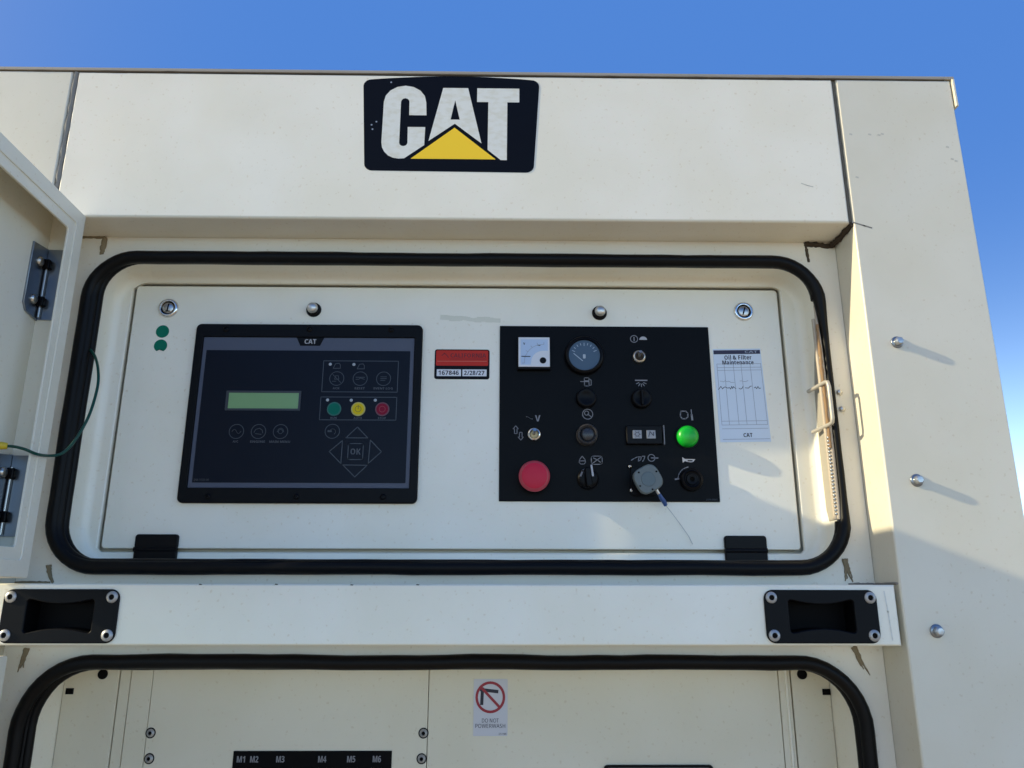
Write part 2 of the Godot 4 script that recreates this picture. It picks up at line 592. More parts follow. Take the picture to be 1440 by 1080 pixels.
	smear(fw, [Vector3(0.436, 0.4875, ZW), Vector3(0.455, 0.4855, ZW), Vector3(0.474, 0.4845, ZW), Vector3(0.478, 0.4865, ZW + 0.02), Vector3(0.4785, 0.488, ZW + 0.042), Vector3(0.479, 0.489, -0.002)], 0.0046, M.sealant_dark)
	for s in [[0.444, 0.044, 0.448, 0.014, fw], [-0.5735, 0.034, -0.569, 0.010, fw], [-0.584, -0.066, -0.590, -0.100, fl], [0.4435, -0.064, 0.456, -0.098, fl]]:
		tuft(s[4], s[0], s[1], s[2], s[3], rng)
	smear(fw, [Vector3(0.4455, 0.0125, ZW + 0.001), Vector3(0.461, 0.0128, ZW + 0.001), Vector3(0.4785, 0.0125, ZW + 0.001), Vector3(0.479, 0.0125, -0.003)], 0.0016, M.sealant_grey)
	smear(fw, [Vector3(-0.612, 0.0125, ZW + 0.001), Vector3(-0.585, 0.0128, ZW + 0.001), Vector3(-0.569, 0.0125, ZW + 0.001)], 0.0018, M.sealant)
	# cross rail between the openings, pierced for the two handle pockets
	b = MB.new()
	var rx0 := -0.607
	var rx1 := 0.4740
	var ry0 := -0.0590
	var ry1 := 0.0110
	b.prism(PackedVector2Array([V2(rx0, ry0), V2(rx1, ry0), V2(rx1, ry1), V2(rx0, ry1)]), -0.061, 0.0, 0.0024, true, false)
	var xs := [rx0 + 0.0024, -0.558, -0.471, 0.338, 0.425, rx1 - 0.0024]
	var ys := [ry0 + 0.0024, -0.046, -0.005, ry1 - 0.0024]
	for i in 5:
		for j in 3:
			if j == 1 and (i == 1 or i == 3):
				continue
			b.quad(Vector3(xs[i], ys[j], 0), Vector3(xs[i + 1], ys[j], 0), Vector3(xs[i + 1], ys[j + 1], 0), Vector3(xs[i], ys[j + 1], 0), Vector3(0, 0, 1))
	var rail := part("cross_rail", b, M.panel, t)
	b = MB.new()
	b.stroke([V2(0.4632, -0.052), V2(0.4618, -0.020), V2(0.4600, 0.003)], 0.0016, 0.0003)
	part("sealant_bead", b, M.decal_white, rail)
	for p in [V2(-0.3590, 0.0098), V2(-0.2690, 0.0100), V2(-0.1795, 0.0095), V2(-0.1010, 0.0098)]:
		b = MB.new()
		b.prism(PackedVector2Array([p, p + V2(0.0030, -0.0004), p + V2(0.0042, 0.0006), p + V2(0.0010, 0.0011)]), -0.0014, -0.0003)
		part("paint_chip", b, M.sealant_mid, rail)
	# striker for the door latch: bolted bracket with a wire loop
	b = MB.new()
	b.tube(PackedVector3Array([Vector3(0.4300, 0.2740, ZW - 0.026), Vector3(0.4340, 0.2755, ZW - 0.004), Vector3(0.4372, 0.2765, ZW + 0.016), Vector3(0.4380, 0.2750, ZW + 0.021), Vector3(0.4384, 0.2690, ZW + 0.0225), Vector3(0.4386, 0.2480, ZW + 0.0225), Vector3(0.4386, 0.2260, ZW + 0.0225), Vector3(0.4384, 0.2200, ZW + 0.021), Vector3(0.4376, 0.2185, ZW + 0.016), Vector3(0.4345, 0.2175, ZW - 0.004), Vector3(0.4305, 0.2160, ZW - 0.026)]), 0.0027, 12)
	var st := part("latch_striker", b, M.striker, fw)
	for p in [V2(0.4615, 0.266), V2(0.4625, 0.2425)]:
		b = MB.new()
		b.lathe(p.x, p.y, [V2(0, ZW + 0.0045), V2(0.003, ZW + 0.004), V2(0.0042, ZW + 0.002), V2(0.0044, ZW)], 16)
		part("screw", b, M.stud, st)

func jamb(b: MB, poly: PackedVector2Array, z0: float, z1: float) -> void:
	var o := MB.outline(poly, 0.0)
	b.wall(poly, z0, z1, o[0], o[1], -1.0)
	var g := MB.outline(poly, -0.0015)
	var back: PackedVector2Array = g[2]
	b.wall(back, z0, z1, o[0], o[1], 1.0)

# jamb of the upper opening, rolled into the flange with a soft fillet
func fillet_jamb(b: MB, z1: float) -> void:
	var R := 0.0125
	var prof := [V2(0.0, z1), V2(0.0, ZD + R)]
	for k in 6:
		var a := (k + 1) * PI / 12.0
		prof.append(V2(R * (1.0 - cos(a)), ZD + R * (1.0 - sin(a))))
	for k in prof.size() - 1:
		var oa := opening(0.034, 0.452, 0.050, -prof[k].x)
		var ob := opening(0.034, 0.452, 0.050, -prof[k + 1].x)
		var side: PackedVector2Array = MB.outline(oa, 0.0)[0]
		var ta := clampf((k - 1) / 6.0, 0.0, 1.0) * PI / 2
		var tb := clampf(k / 6.0, 0.0, 1.0) * PI / 2
		for i in oa.size():
			var j := (i + 1) % oa.size()
			var si := Vector3(-side[i].x, -side[i].y, 0)
			var sj := Vector3(-side[j].x, -side[j].y, 0)
			if (oa[j] - oa[i]).length() > 0.05:
				sj = si
			elif (oa[i] - oa[(i + oa.size() - 1) % oa.size()]).length() > 0.05:
				si = sj
			var up := Vector3(0, 0, 1)
			b.quadn(MB.p3(oa[i], prof[k].y), MB.p3(oa[j], prof[k].y), MB.p3(ob[j], prof[k + 1].y), MB.p3(ob[i], prof[k + 1].y), si * cos(ta) + up * sin(ta), sj * cos(ta) + up * sin(ta), sj * cos(tb) + up * sin(tb), si * cos(tb) + up * sin(tb))

func smear(parent: Node, pts: Array, r: float, m: Material) -> void:
	var rng := RandomNumberGenerator.new()
	rng.seed = int(absf(pts[0].x) * 10000)
	var path := PackedVector3Array()
	var rad := []
	for i in pts.size() - 1:
		for k in 6:
			var p: Vector3 = pts[i].lerp(pts[i + 1], k / 6.0)
			path.append(p + Vector3(rng.randf_range(-0.15, 0.15), rng.randf_range(-0.15, 0.15), 0) * r)
			rad.append(r * rng.randf_range(0.7, 1.15))
	path.append(pts[-1])
	rad.append(r * 0.8)
	var b := MB.new()
	b.tube(path, r, 8, false, rad)
	part("sealant_bead", b, m, parent)

# torn, dried sealant: a few ragged strands lying on the wall
func tuft(parent: Node, x0: float, y0: float, x1: float, y1: float, rng: RandomNumberGenerator) -> void:
	var b := MB.new()
	for s in 5:
		var path := PackedVector3Array()
		var rad := []
		var w := rng.randf_range(-0.0018, 0.0018)
		var splay := rng.randf_range(-0.0075, 0.0075)
		var cut := rng.randf_range(0.45, 1.05)
		for i in 11:
			var f := i / 10.0 * cut
			path.append(Vector3(lerpf(x0, x1, f) + w + splay * f * f + rng.randf_range(-0.0005, 0.0005), lerpf(y0, y1, f), ZW + 0.0006))
			rad.append(lerpf(0.0026, 0.0006, i / 10.0) * rng.randf_range(0.75, 1.15))
		b.tube(path, 0.002, 6, false, rad)
	part("sealant_tuft", b, M.sealant, parent)

# An access door built flat: x = 0 is the hinge edge and x < 0 the leaf, z = 0 its rim; turned afterwards so that it stands open.
func door_leaf(t: Node3D, h: float, w: float) -> void:
	var b := MB.new()
	b.box(Vector3(-w, 0, -0.0415), Vector3(0, h, -0.040), 0.0)
	part("door_skin", b, M.door, t)
	b = MB.new()
	b.ring(MB.rrect(-w, 0, 0, h, 0.0018, 4), MB.rrect(-w + 0.0018, 0.0018, -0.0018, h - 0.0018, 0.001, 4), -0.0399, -0.0001)
	part("door_edge", b, M.door, t)
	b = MB.new()
	b.ring(MB.rrect(-w, 0, 0, h, 0.0025, 4), MB.rrect(-w + 0.020, 0.020, -0.020, h - 0.020, 0.004, 4), 0.0, 0.0018, 0.0012, 0.0006)
	var rim := part("rim", b, M.door, t)
	b = MB.new()
	b.ring(MB.rrect(-w + 0.0195, 0.0195, -0.0195, h - 0.0195, 0.004, 4), MB.rrect(-w + 0.034, 0.034, -0.034, h - 0.034, 0.004, 4), -0.002, 0.0004, 0.0, 0.0008)
	part("rim_lip", b, M.door, rim)

func build_door() -> void:
	var t := thing("access_door", "upper cream access door standing open, its inside with two zinc hinges at left", "door", Vector3(-0.563, 0.017, 0.0))
	t.set_meta("origin_", Vector3.ZERO)
	door_leaf(t, 0.473, 1.03)
	for y in [0.372, 0.097]:
		var b := MB.new()
		b.prism(PackedVector2Array([V2(-0.037, y - 0.037), V2(-0.030, y - 0.046), V2(-0.002, y - 0.050), V2(-0.002, y + 0.050), V2(-0.037, y + 0.046)]), -0.0399, -0.0375, 0.0006)
		var h := part("hinge", b, M.zinc, t)
		b = MB.new()   # the plate on the hinge edge
		b.box(Vector3(-0.0042, y - 0.049, -0.037), Vector3(-0.0020, y + 0.049, -0.004), 0.0008)
		part("side_plate", b, M.zinc, h)
		b = MB.new()
		b.tube(PackedVector3Array([Vector3(-0.0062, y - 0.047, -0.0345), Vector3(-0.0062, y, -0.0345), Vector3(-0.0062, y + 0.034, -0.0345)]), 0.0021, 10)
		part("hinge_pin", b, M.steel, h)
		for s in [-0.026, 0.026]:
			b = MB.new()
			b.rbox(Vector3(-0.012, y + s - 0.0065, -0.0374), Vector3(-0.0022, y + s + 0.0065, -0.0285), 0.001, 0.002)
			part("knuckle", b, M.black, h)
			b = MB.new()
			b.lathe(-0.0185, y + s, [V2(0, -0.033), V2(0.004, -0.0335), V2(0.006, -0.035), V2(0.0064, -0.0374)], 16)
			part("rivet", b, M.steel, h)
		for s in [-0.012, 0.004, 0.020]:
			b = MB.new()
			b.tube(PackedVector3Array([Vector3(-0.0042, y + s, -0.014), Vector3(-0.0052, y + s, -0.014), Vector3(-0.006, y + s, -0.014)]), 0.0026, 10)
			part("screw", b, M.steel, h)
	t.rotation.y = deg_to_rad(92.5)

func build_lower_door() -> void:
	var t := thing("access_door", "lower cream access door standing open, only a sliver of its rim at the left edge", "door", Vector3(-0.571, -1.10, 0.0))
	t.set_meta("origin_", Vector3.ZERO)
	door_leaf(t, 1.030, 1.03)
	t.rotation.y = deg_to_rad(92.0)

func seal_tube(path: PackedVector3Array, r: float, wob: float, seed_: int, closed: bool, given := []) -> MB:
	var rng := FastNoiseLite.new()
	rng.seed = seed_
	rng.frequency = 6.0
	var out := PackedVector3Array()
	var rad := []
	for i in path.size():
		var p := path[i]
		var rr: float = r if given.is_empty() else given[i]
		out.append(p + Vector3(rng.get_noise_2d(p.y, p.x), rng.get_noise_2d(p.x, p.y), rng.get_noise_2d(p.x + 3.0, p.y + 1.0)) * wob)
		rad.append(rr * (1.0 + 0.08 * rng.get_noise_2d(p.x * 2.0 + 9.0, p.y * 2.0)))
	var b := MB.new()
	b.tube(out, r, 12, closed, rad)
	return b

func build_seals() -> void:
	# upper seal; on the right its bulb is torn off between two heights and leaves the bare clip
	var t := thing("rubber_door_seal", "black rubber seal round the control panel, torn open at right", "door seal", Vector3(-0.06, 0.022, ZW), "black rubber door seals")
	var all := loop_path(-0.5728, 0.0315, 0.4445, 0.4558, 0.062, -0.0535)
	var bulb := PackedVector3Array()
	var radii := []
	for p in all:
		var torn := 0.0
		if p.x > 0.40 and p.y > 0.07 and p.y < 0.43:
			torn = smoothstep(0.085, 0.100, p.y) * (1.0 - smoothstep(0.340, 0.415, p.y))
		bulb.append(p + Vector3(0.0042 * torn, 0.0, -0.0036 * torn))
		radii.append(lerpf(0.0088, 0.0050, torn))
	part("bulb", seal_tube(bulb, 0.0, 0.0010, 2, true, radii), M.rubber, t)
	for s in [["clip_body", -0.5670, 0.0350, 0.4412, 0.4545, 0.056, -0.0560, 0.0072], ["clip_strip", -0.5618, 0.0355, 0.4412, 0.4540, 0.054, -0.0610, 0.0055]]:
		var way := loop_path(s[1], s[2], s[3], s[4], s[5], s[6])
		var start := 0
		for i in way.size():
			if way[i].x > 0.41 and way[i].y > 0.36:
				start = i
				break
		var run := PackedVector3Array()
		for k in way.size():
			var p := way[(start + k) % way.size()]
			if not (p.x > 0.425 and p.y > 0.100 and p.y < 0.372):
				run.append(p)
		part(s[0], seal_tube(run, s[7], 0.0006, 5, false), M.rubber if s[0] != "inner_lip" else M.rubber_old, t)
	# bare part: torn outer edge, steel clip with teeth, dried adhesive, added dulling film
	var b := MB.new()
	b.tube(PackedVector3Array([Vector3(0.4405, 0.094, -0.057), Vector3(0.4412, 0.18, -0.0575), Vector3(0.4410, 0.27, -0.0575), Vector3(0.4402, 0.340, -0.058), Vector3(0.4396, 0.392, -0.060)]), 0.0036, 10, false, [0.0030, 0.0032, 0.0032, 0.0028, 0.0014])
	part("steel_edge", b, M.clip, t)
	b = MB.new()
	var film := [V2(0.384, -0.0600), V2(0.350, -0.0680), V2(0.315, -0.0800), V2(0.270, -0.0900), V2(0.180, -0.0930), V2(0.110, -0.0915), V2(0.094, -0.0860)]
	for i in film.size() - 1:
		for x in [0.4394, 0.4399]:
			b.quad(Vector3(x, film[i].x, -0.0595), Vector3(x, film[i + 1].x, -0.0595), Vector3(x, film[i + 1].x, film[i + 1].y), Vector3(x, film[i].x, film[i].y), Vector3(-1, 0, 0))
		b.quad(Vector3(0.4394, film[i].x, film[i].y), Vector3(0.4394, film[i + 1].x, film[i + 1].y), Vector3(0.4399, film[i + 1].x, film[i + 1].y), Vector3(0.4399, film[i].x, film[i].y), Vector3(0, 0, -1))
	part("jamb_dulling_film", b, M.film, t)  # added sheet, its darker colour stands in for weaker sun on the jamb
	b = MB.new()
	b.tube(PackedVector3Array([Vector3(0.4372, 0.094, -0.060), Vector3(0.4374, 0.20, -0.0605), Vector3(0.4372, 0.30, -0.0605), Vector3(0.4366, 0.372, -0.062)]), 0.0040, 10, false, [0.0032, 0.0032, 0.0032, 0.0024])
	part("steel_edge", b, M.clip, t)
	b = MB.new()
	var rng := RandomNumberGenerator.new()
	rng.seed = 12
	var path := PackedVector3Array()
	var rad := []
	for i in 30:
		path.append(Vector3(0.4386 + rng.randf_range(-0.0004, 0.0004), 0.362 - i * 0.0060, -0.0555))
		rad.append(rng.randf_range(0.0014, 0.0030))
	b.tube(path, 0.002, 7, false, rad)
	part("adhesive_trace", b, M.rust, t)
	b = MB.new()
	for i in 22:
		var y := 0.100 + i * 0.0048
		b.rbox(Vector3(0.4352, y, -0.0585), Vector3(0.4376, y + 0.0026, -0.0545), 0.0006, 0.0006)
	var teeth := part("clip_teeth", b, M.steel, t)
	teeth.set_meta("kind", "stuff")
	# lower seal
	var u := thing("rubber_door_seal", "black rubber seal round the lower compartment under the cross rail", "door seal", Vector3(-0.06, -1.12, ZW), "black rubber door seals")
	part("bulb", seal_tube(loop_path(-0.5770, -1.11, 0.4445, -0.0815, 0.078, -0.0535), 0.0088, 0.0022, 12, true), M.rubber, u)
	part("clip_body", seal_tube(loop_path(-0.5700, -1.105, 0.4400, -0.0835, 0.072, -0.0610), 0.0072, 0.0010, 14, true), M.rubber, u)
	part("clip_strip", seal_tube(loop_path(-0.5640, -1.10, 0.4395, -0.0850, 0.070, -0.061), 0.0055, 0.0012, 15, true), M.rubber, u)

func build_control_panel() -> void:
	var t := thing("control_panel", "flat cream control panel with two key locks, two studs and black hinges", "control panel", Vector3(-0.064, 0.058, ZD))
	var b := MB.new()
	b.prism(MB.rrect(-0.5334, 0.0576, 0.4054, 0.4334, 0.005, 5), ZD - 0.012, ZD, 0.0012)
	var pl := part("panel_plate", b, M.panel, t)
	for k in 2:   # quarter-turn key locks
		var c: Vector2 = [V2(-0.4835, 0.3985), V2(0.3535, 0.3990)][k]
		b = MB.new()
		b.lathe(c.x, c.y, [V2(0.0096, ZD + 0.0008), V2(0.0104, ZD + 0.0036), V2(0.0122, ZD + 0.0040), V2(0.0140, ZD + 0.0026), V2(0.0146, ZD)], 32)
		var l := part("lock", b, M.chrome, t)
		b = MB.new()
		b.lathe(c.x, c.y, [V2(0, ZD + 0.0030), V2(0.0068, ZD + 0.0030), V2(0.0080, ZD + 0.0022), V2(0.0082, ZD)], 28)
		part("lock_core", b, M.steel, l)
		b = MB.new()
		b.prism(MB.disc(c.x, c.y, 0.0100), ZD, ZD + 0.0006)
		part("lock_recess", b, M.dark, l)
		b = MB.new()
		var a := 1.45 if k == 0 else 1.25
		var d := V2(cos(a), sin(a)) * 0.0052
		b.stroke([c - d, c + d], 0.0020, ZD + 0.0032)
		if k == 0:
			b.stroke([c - d + V2(-0.0012, 0), c - d + V2(0.0032, -0.0002)], 0.0018, ZD + 0.0032)
		part("key_slot", b, M.dark, l)
	for c in [V2(-0.2735, 0.3975), V2(0.1422, 0.3955)]:
		b = MB.new()
		b.lathe(c.x, c.y, [V2(0, ZD + 0.0150), V2(0.0046, ZD + 0.0147), V2(0.0066, ZD + 0.0134), V2(0.0076, ZD + 0.0108), V2(0.0078, ZD + 0.0080), V2(0.0066, ZD + 0.0070), V2(0.0062, ZD + 0.003)], 24)
		var k := part("stud", b, M.stud, t)
		b = MB.new()
		b.lathe(c.x, c.y, [V2(0.0050, ZD + 0.0040), V2(0.0085, ZD + 0.0040), V2(0.0106, ZD + 0.0022), V2(0.0110, ZD)], 28)
		part("stud_washer", b, M.black, k)
	for x in [-0.4590, 0.3297]:
		b = MB.new()
		b.prism(MB.rrect(x - 0.0285, 0.0570, x + 0.0285, 0.0760, 0.004, 5), ZD, ZD + 0.0050, 0.0015)
		b.prism(MB.rrect(x - 0.0285, 0.0372, x + 0.0285, 0.0552, 0.002, 5), ZD, ZD + 0.0050, 0.0015)
		var h := part("hinge", b, M.black, t)
		b = MB.new()
		b.tube(PackedVector3Array([Vector3(x - 0.0285, 0.0562, ZD + 0.0036), Vector3(x, 0.0562, ZD + 0.0036), Vector3(x + 0.0285, 0.0562, ZD + 0.0036)]), 0.0034, 12)
		part("hinge_barrel", b, M.black, h)
	# dull trace of an old label
	var rng := RandomNumberGenerator.new()
	rng.seed = 6
	b = MB.new()
	for i in 26:
		var x := -0.086 + i * 0.0031
		var y := 0.3865 + rng.randf_range(-0.0012, 0.0012) - i * 0.00012
		b.stroke([V2(x, y), V2(x + 0.0031, y - 0.0001)], rng.randf_range(0.004, 0.0075), ZD + 0.0002 + 0.000004 * i)
	part("label_residue", b, mat(col(0.73, 0.715, 0.60), 0.5), pl)

func build_controller() -> void:
	var t := thing("generator_controller", "black framed digital controller with green display and round keys", "controller", Vector3(-0.277, 0.1175, ZD))
	var b := MB.new()
	b.ring(MB.rrect(-0.4380, 0.1175, -0.1140, 0.3735, 0.0075, 6), MB.rrect(-0.4262, 0.1380, -0.1250, 0.3540, 0.0010, 6), ZD, ZD + 0.0065, 0.0018, 0.0008)
	var bz := part("bezel", b, M.bezel, t)
	for p in [V2(-0.395, 0.3650), V2(-0.276, 0.3655), V2(-0.159, 0.3655), V2(-0.396, 0.1262), V2(-0.277, 0.1262), V2(-0.160, 0.1262)]:
		b = MB.new()
		b.lathe(p.x, p.y, [V2(0, ZD + 0.0072), V2(0.0018, ZD + 0.0072), V2(0.0022, ZD + 0.0084), V2(0.0040, ZD + 0.0078), V2(0.0044, ZD + 0.0064)], 16)
		part("screw", b, M.black, bz)
	b = MB.new()
	b.prism(MB.rrect(-0.4258, 0.1384, -0.1254, 0.3536, 0.001, 3), ZD, ZD + 0.0040)
	var ov := part("overlay_border", b, M.overlay_grey, t)
	var z := ZD + 0.0043
	b = MB.new()
	b.prism(MB.rrect(-0.4205, 0.1452, -0.1306, 0.3342, 0.001, 3), ZD + 0.0039, z)
	var face := part("keypad_face", b, M.overlay_navy, t)
	b = MB.new()
	b.prism(PackedVector2Array([V2(-0.2940, 0.3536), V2(-0.2880, 0.3415), V2(-0.2600, 0.3415), V2(-0.2545, 0.3536)]), ZD + 0.0039, z)
	var notch := part("brand_tab", b, M.bezel, ov)
	text("brand_lettering", "CAT", Vector3(-0.2740, 0.3478, z), 0.0068, M.print_white, ov, true, 0.0165)
	# display
	b = MB.new()
	b.ring(MB.rrect(-0.3860, 0.2462, -0.2815, 0.2745, 0.001, 3), MB.rrect(-0.3822, 0.2490, -0.2845, 0.2715, 0.0006, 3), z - 0.0002, z + 0.0006)
	var dsp := part("display_frame", b, mat(col(0.03, 0.035, 0.045), 0.35), t)
	b = MB.new()
	b.prism(MB.rrect(-0.3824, 0.2488, -0.2843, 0.2717, 0.0006, 3), z - 0.0003, z + 0.0002)
	part("display_screen", b, M.lcd, dsp)
	var zt := z + 0.00025
	# boxed key groups
	for r in [[-0.2530, 0.2735, -0.1470, 0.3190], [-0.2535, 0.2332, -0.1472, 0.2660]]:
		b = MB.new()
		b.stroke([V2(r[0], r[1]), V2(r[2], r[1]), V2(r[2], r[3]), V2(r[0], r[3])], 0.0010, zt, true)
		part("key_group_line", b, M.key_line, face)
	for p in [V2(-0.2435, 0.3140), V2(-0.2100, 0.3138), V2(-0.2440, 0.2617), V2(-0.2108, 0.2615), V2(-0.1772, 0.2617)]:
		b = MB.new()
		b.lathe(p.x, p.y, [V2(0, zt + 0.0006), V2(0.0014, zt + 0.0004), V2(0.0022, zt)], 14)
		part("indicator_light", b, M.led, face)
	# keys: ring, mark inside, caption
	var R := 0.0100
	var rows := [[-0.2330, 0.2930, "ACK"], [-0.2000, 0.2930, "RESET"], [-0.1670, 0.2930, "EVENT LOG"], [-0.3668, 0.2162, "A/C"], [-0.3364, 0.2162, "ENGINE"], [-0.3060, 0.2162, "MAIN MENU"], [-0.2345, 0.2170, ""]]
	for i in rows.size():
		var x: float = rows[i][0]
		var y: float = rows[i][1]
		b = MB.new()
		b.circle(x, y, R, 0.0009, zt)
		match i:
			0:
				b.stroke([V2(x - 0.003, y - 0.001), V2(x - 0.002, y + 0.004), V2(x + 0.002, y + 0.004), V2(x + 0.003, y - 0.001), V2(x - 0.003, y - 0.001)], 0.0008, zt)
				b.stroke([V2(x - 0.006, y + 0.006), V2(x + 0.006, y - 0.006)], 0.0008, zt)
				b.stroke([V2(x - 0.006, y - 0.004), V2(x - 0.001, y - 0.004)], 0.0008, zt)
			1:
				b.stroke([V2(x - 0.006, y + 0.002), V2(x + 0.006, y + 0.002)], 0.0009, zt)
				b.stroke([V2(x - 0.006, y - 0.001), V2(x - 0.002, y - 0.001), V2(x, y + 0.001), V2(x + 0.006, y - 0.001)], 0.0008, zt)
			2:
				b.stroke([V2(x - 0.004, y + 0.0028), V2(x + 0.004, y + 0.0028)], 0.0008, zt)
				b.stroke([V2(x - 0.004, y + 0.0002), V2(x + 0.004, y + 0.0002)], 0.0008, zt)
				b.stroke([V2(x - 0.004, y - 0.0024), V2(x + 0.002, y - 0.0024)], 0.0008, zt)
			3:
				var w := []
				for k in 13:
					w.append(V2(x - 0.006 + k * 0.001, y + sin(k / 12.0 * TAU) * 0.003))
				b.stroke(w, 0.0009, zt)
			4:
				b.stroke([V2(x - 0.006, y - 0.001), V2(x - 0.004, y + 0.003), V2(x + 0.001, y + 0.0045), V2(x + 0.005, y + 0.002), V2(x + 0.006, y - 0.002)], 0.0009, zt)
				b.stroke([V2(x - 0.004, y - 0.003), V2(x + 0.004, y - 0.004)], 0.0008, zt)
			5:
				b.stroke([V2(x - 0.0045, y - 0.0005), V2(x - 0.003, y + 0.0035), V2(x, y + 0.0048), V2(x + 0.003, y + 0.0035), V2(x + 0.0045, y - 0.0005)], 0.0008, zt)
				b.circle(x, y, 0.003, 0.0007, zt, 16)
			6:
				var w := []
				for k in 10:
					var a := -0.9 + k * 0.42
					w.append(V2(x + 0.0005 + cos(a) * 0.0040, y - 0.0006 + sin(a) * 0.0040))
				b.stroke(w, 0.0010, zt)
				b.stroke([V2(x - 0.0052, y + 0.0002), V2(x - 0.0022, y + 0.0002)], 0.0026, zt)
		part("key", b, M.key_line, face)
		if rows[i][2]:
			var cw: float = [0.0095, 0.0140, 0.0270, 0.0075, 0.0205, 0.0285][i]
			text("key_caption", rows[i][2], Vector3(x, y - 0.0142, zt), 0.0030, M.key_text, face, true, cw)
	for p in [V2(-0.2335, 0.3118), V2(-0.1995, 0.3112)]:   # small alarm symbols
		b = MB.new()
		b.stroke([p + V2(-0.0055, -0.0038), p + V2(-0.0025, 0.0030), p + V2(0.0025, 0.0036), p + V2(0.0045, 0.0010), p + V2(0.0045, -0.0038)], 0.0010, zt, true)
		part("alarm_symbol", b, M.key_line, face)
	var cm := [M.key_green, M.key_yellow, M.key_red]
	var ring_m := [mat(col(0.012, 0.12, 0.095), 0.4), mat(col(0.50, 0.45, 0.12), 0.4), mat(col(0.13, 0.04, 0.06), 0.4)]
	for i in 3:
		var x := -0.2340 + i * 0.0336
		var y := 0.2488
		b = MB.new()
		b.prism(MB.disc(x, y, 0.0100), zt - 0.0002, zt + 0.0003, 0.0002)
		var k := part("start_stop_key", b, ring_m[i], face)
		b = MB.new()
		b.prism(MB.disc(x, y, 0.0082), zt + 0.0001, zt + 0.0005)
		part("key_colour", b, cm[i], k)
		if i > 0:
			b = MB.new()
			b.circle(x, y, 0.0042, 0.0008, zt + 0.0006, 20)
			if i == 1:
				b.stroke([V2(x, y + 0.0005), V2(x, y + 0.0052)], 0.0010, zt + 0.0006)
			part("key_mark", b, mat(col(0.22, 0.17, 0.015), 0.5) if i == 1 else mat(col(0.30, 0.03, 0.05), 0.5), k)
		text("key_caption", ["RUN", "AUTO", "STOP"][i], Vector3(x, y - 0.0128, zt), 0.0030, M.key_text, face, true, [0.0085, 0.0115, 0.0110][i])
	# arrow pad
	var pad := [[V2(-0.2000, 0.2232), V2(-0.1850, 0.2078), V2(-0.2152, 0.2078)], [V2(-0.1813, 0.2048), V2(-0.1652, 0.1886), V2(-0.1825, 0.1722)], [V2(-0.2197, 0.2040), V2(-0.2370, 0.1886), V2(-0.2200, 0.1718)], [V2(-0.2172, 0.1700), V2(-0.1840, 0.1697), V2(-0.2000, 0.1535)]]
	for tri in pad:
		b = MB.new()
		b.stroke(tri, 0.0011, zt, true)
		part("arrow_key", b, M.key_line, face)
	b = MB.new()
	var sq := MB.rrect(-0.2112, 0.1775, -0.1906, 0.1998, 0.002, 3)
	b.stroke(Array(sq), 0.0011, zt, true)
	part("ok_key", b, M.key_line, face)
	text("ok_lettering", "OK", Vector3(-0.2008, 0.1887, zt), 0.0082, M.key_text, face, true, 0.0140)
	text("part_number", "268-3133-00", Vector3(-0.4080, 0.1490, zt), 0.0026, M.key_text, face, false, 0.0200)

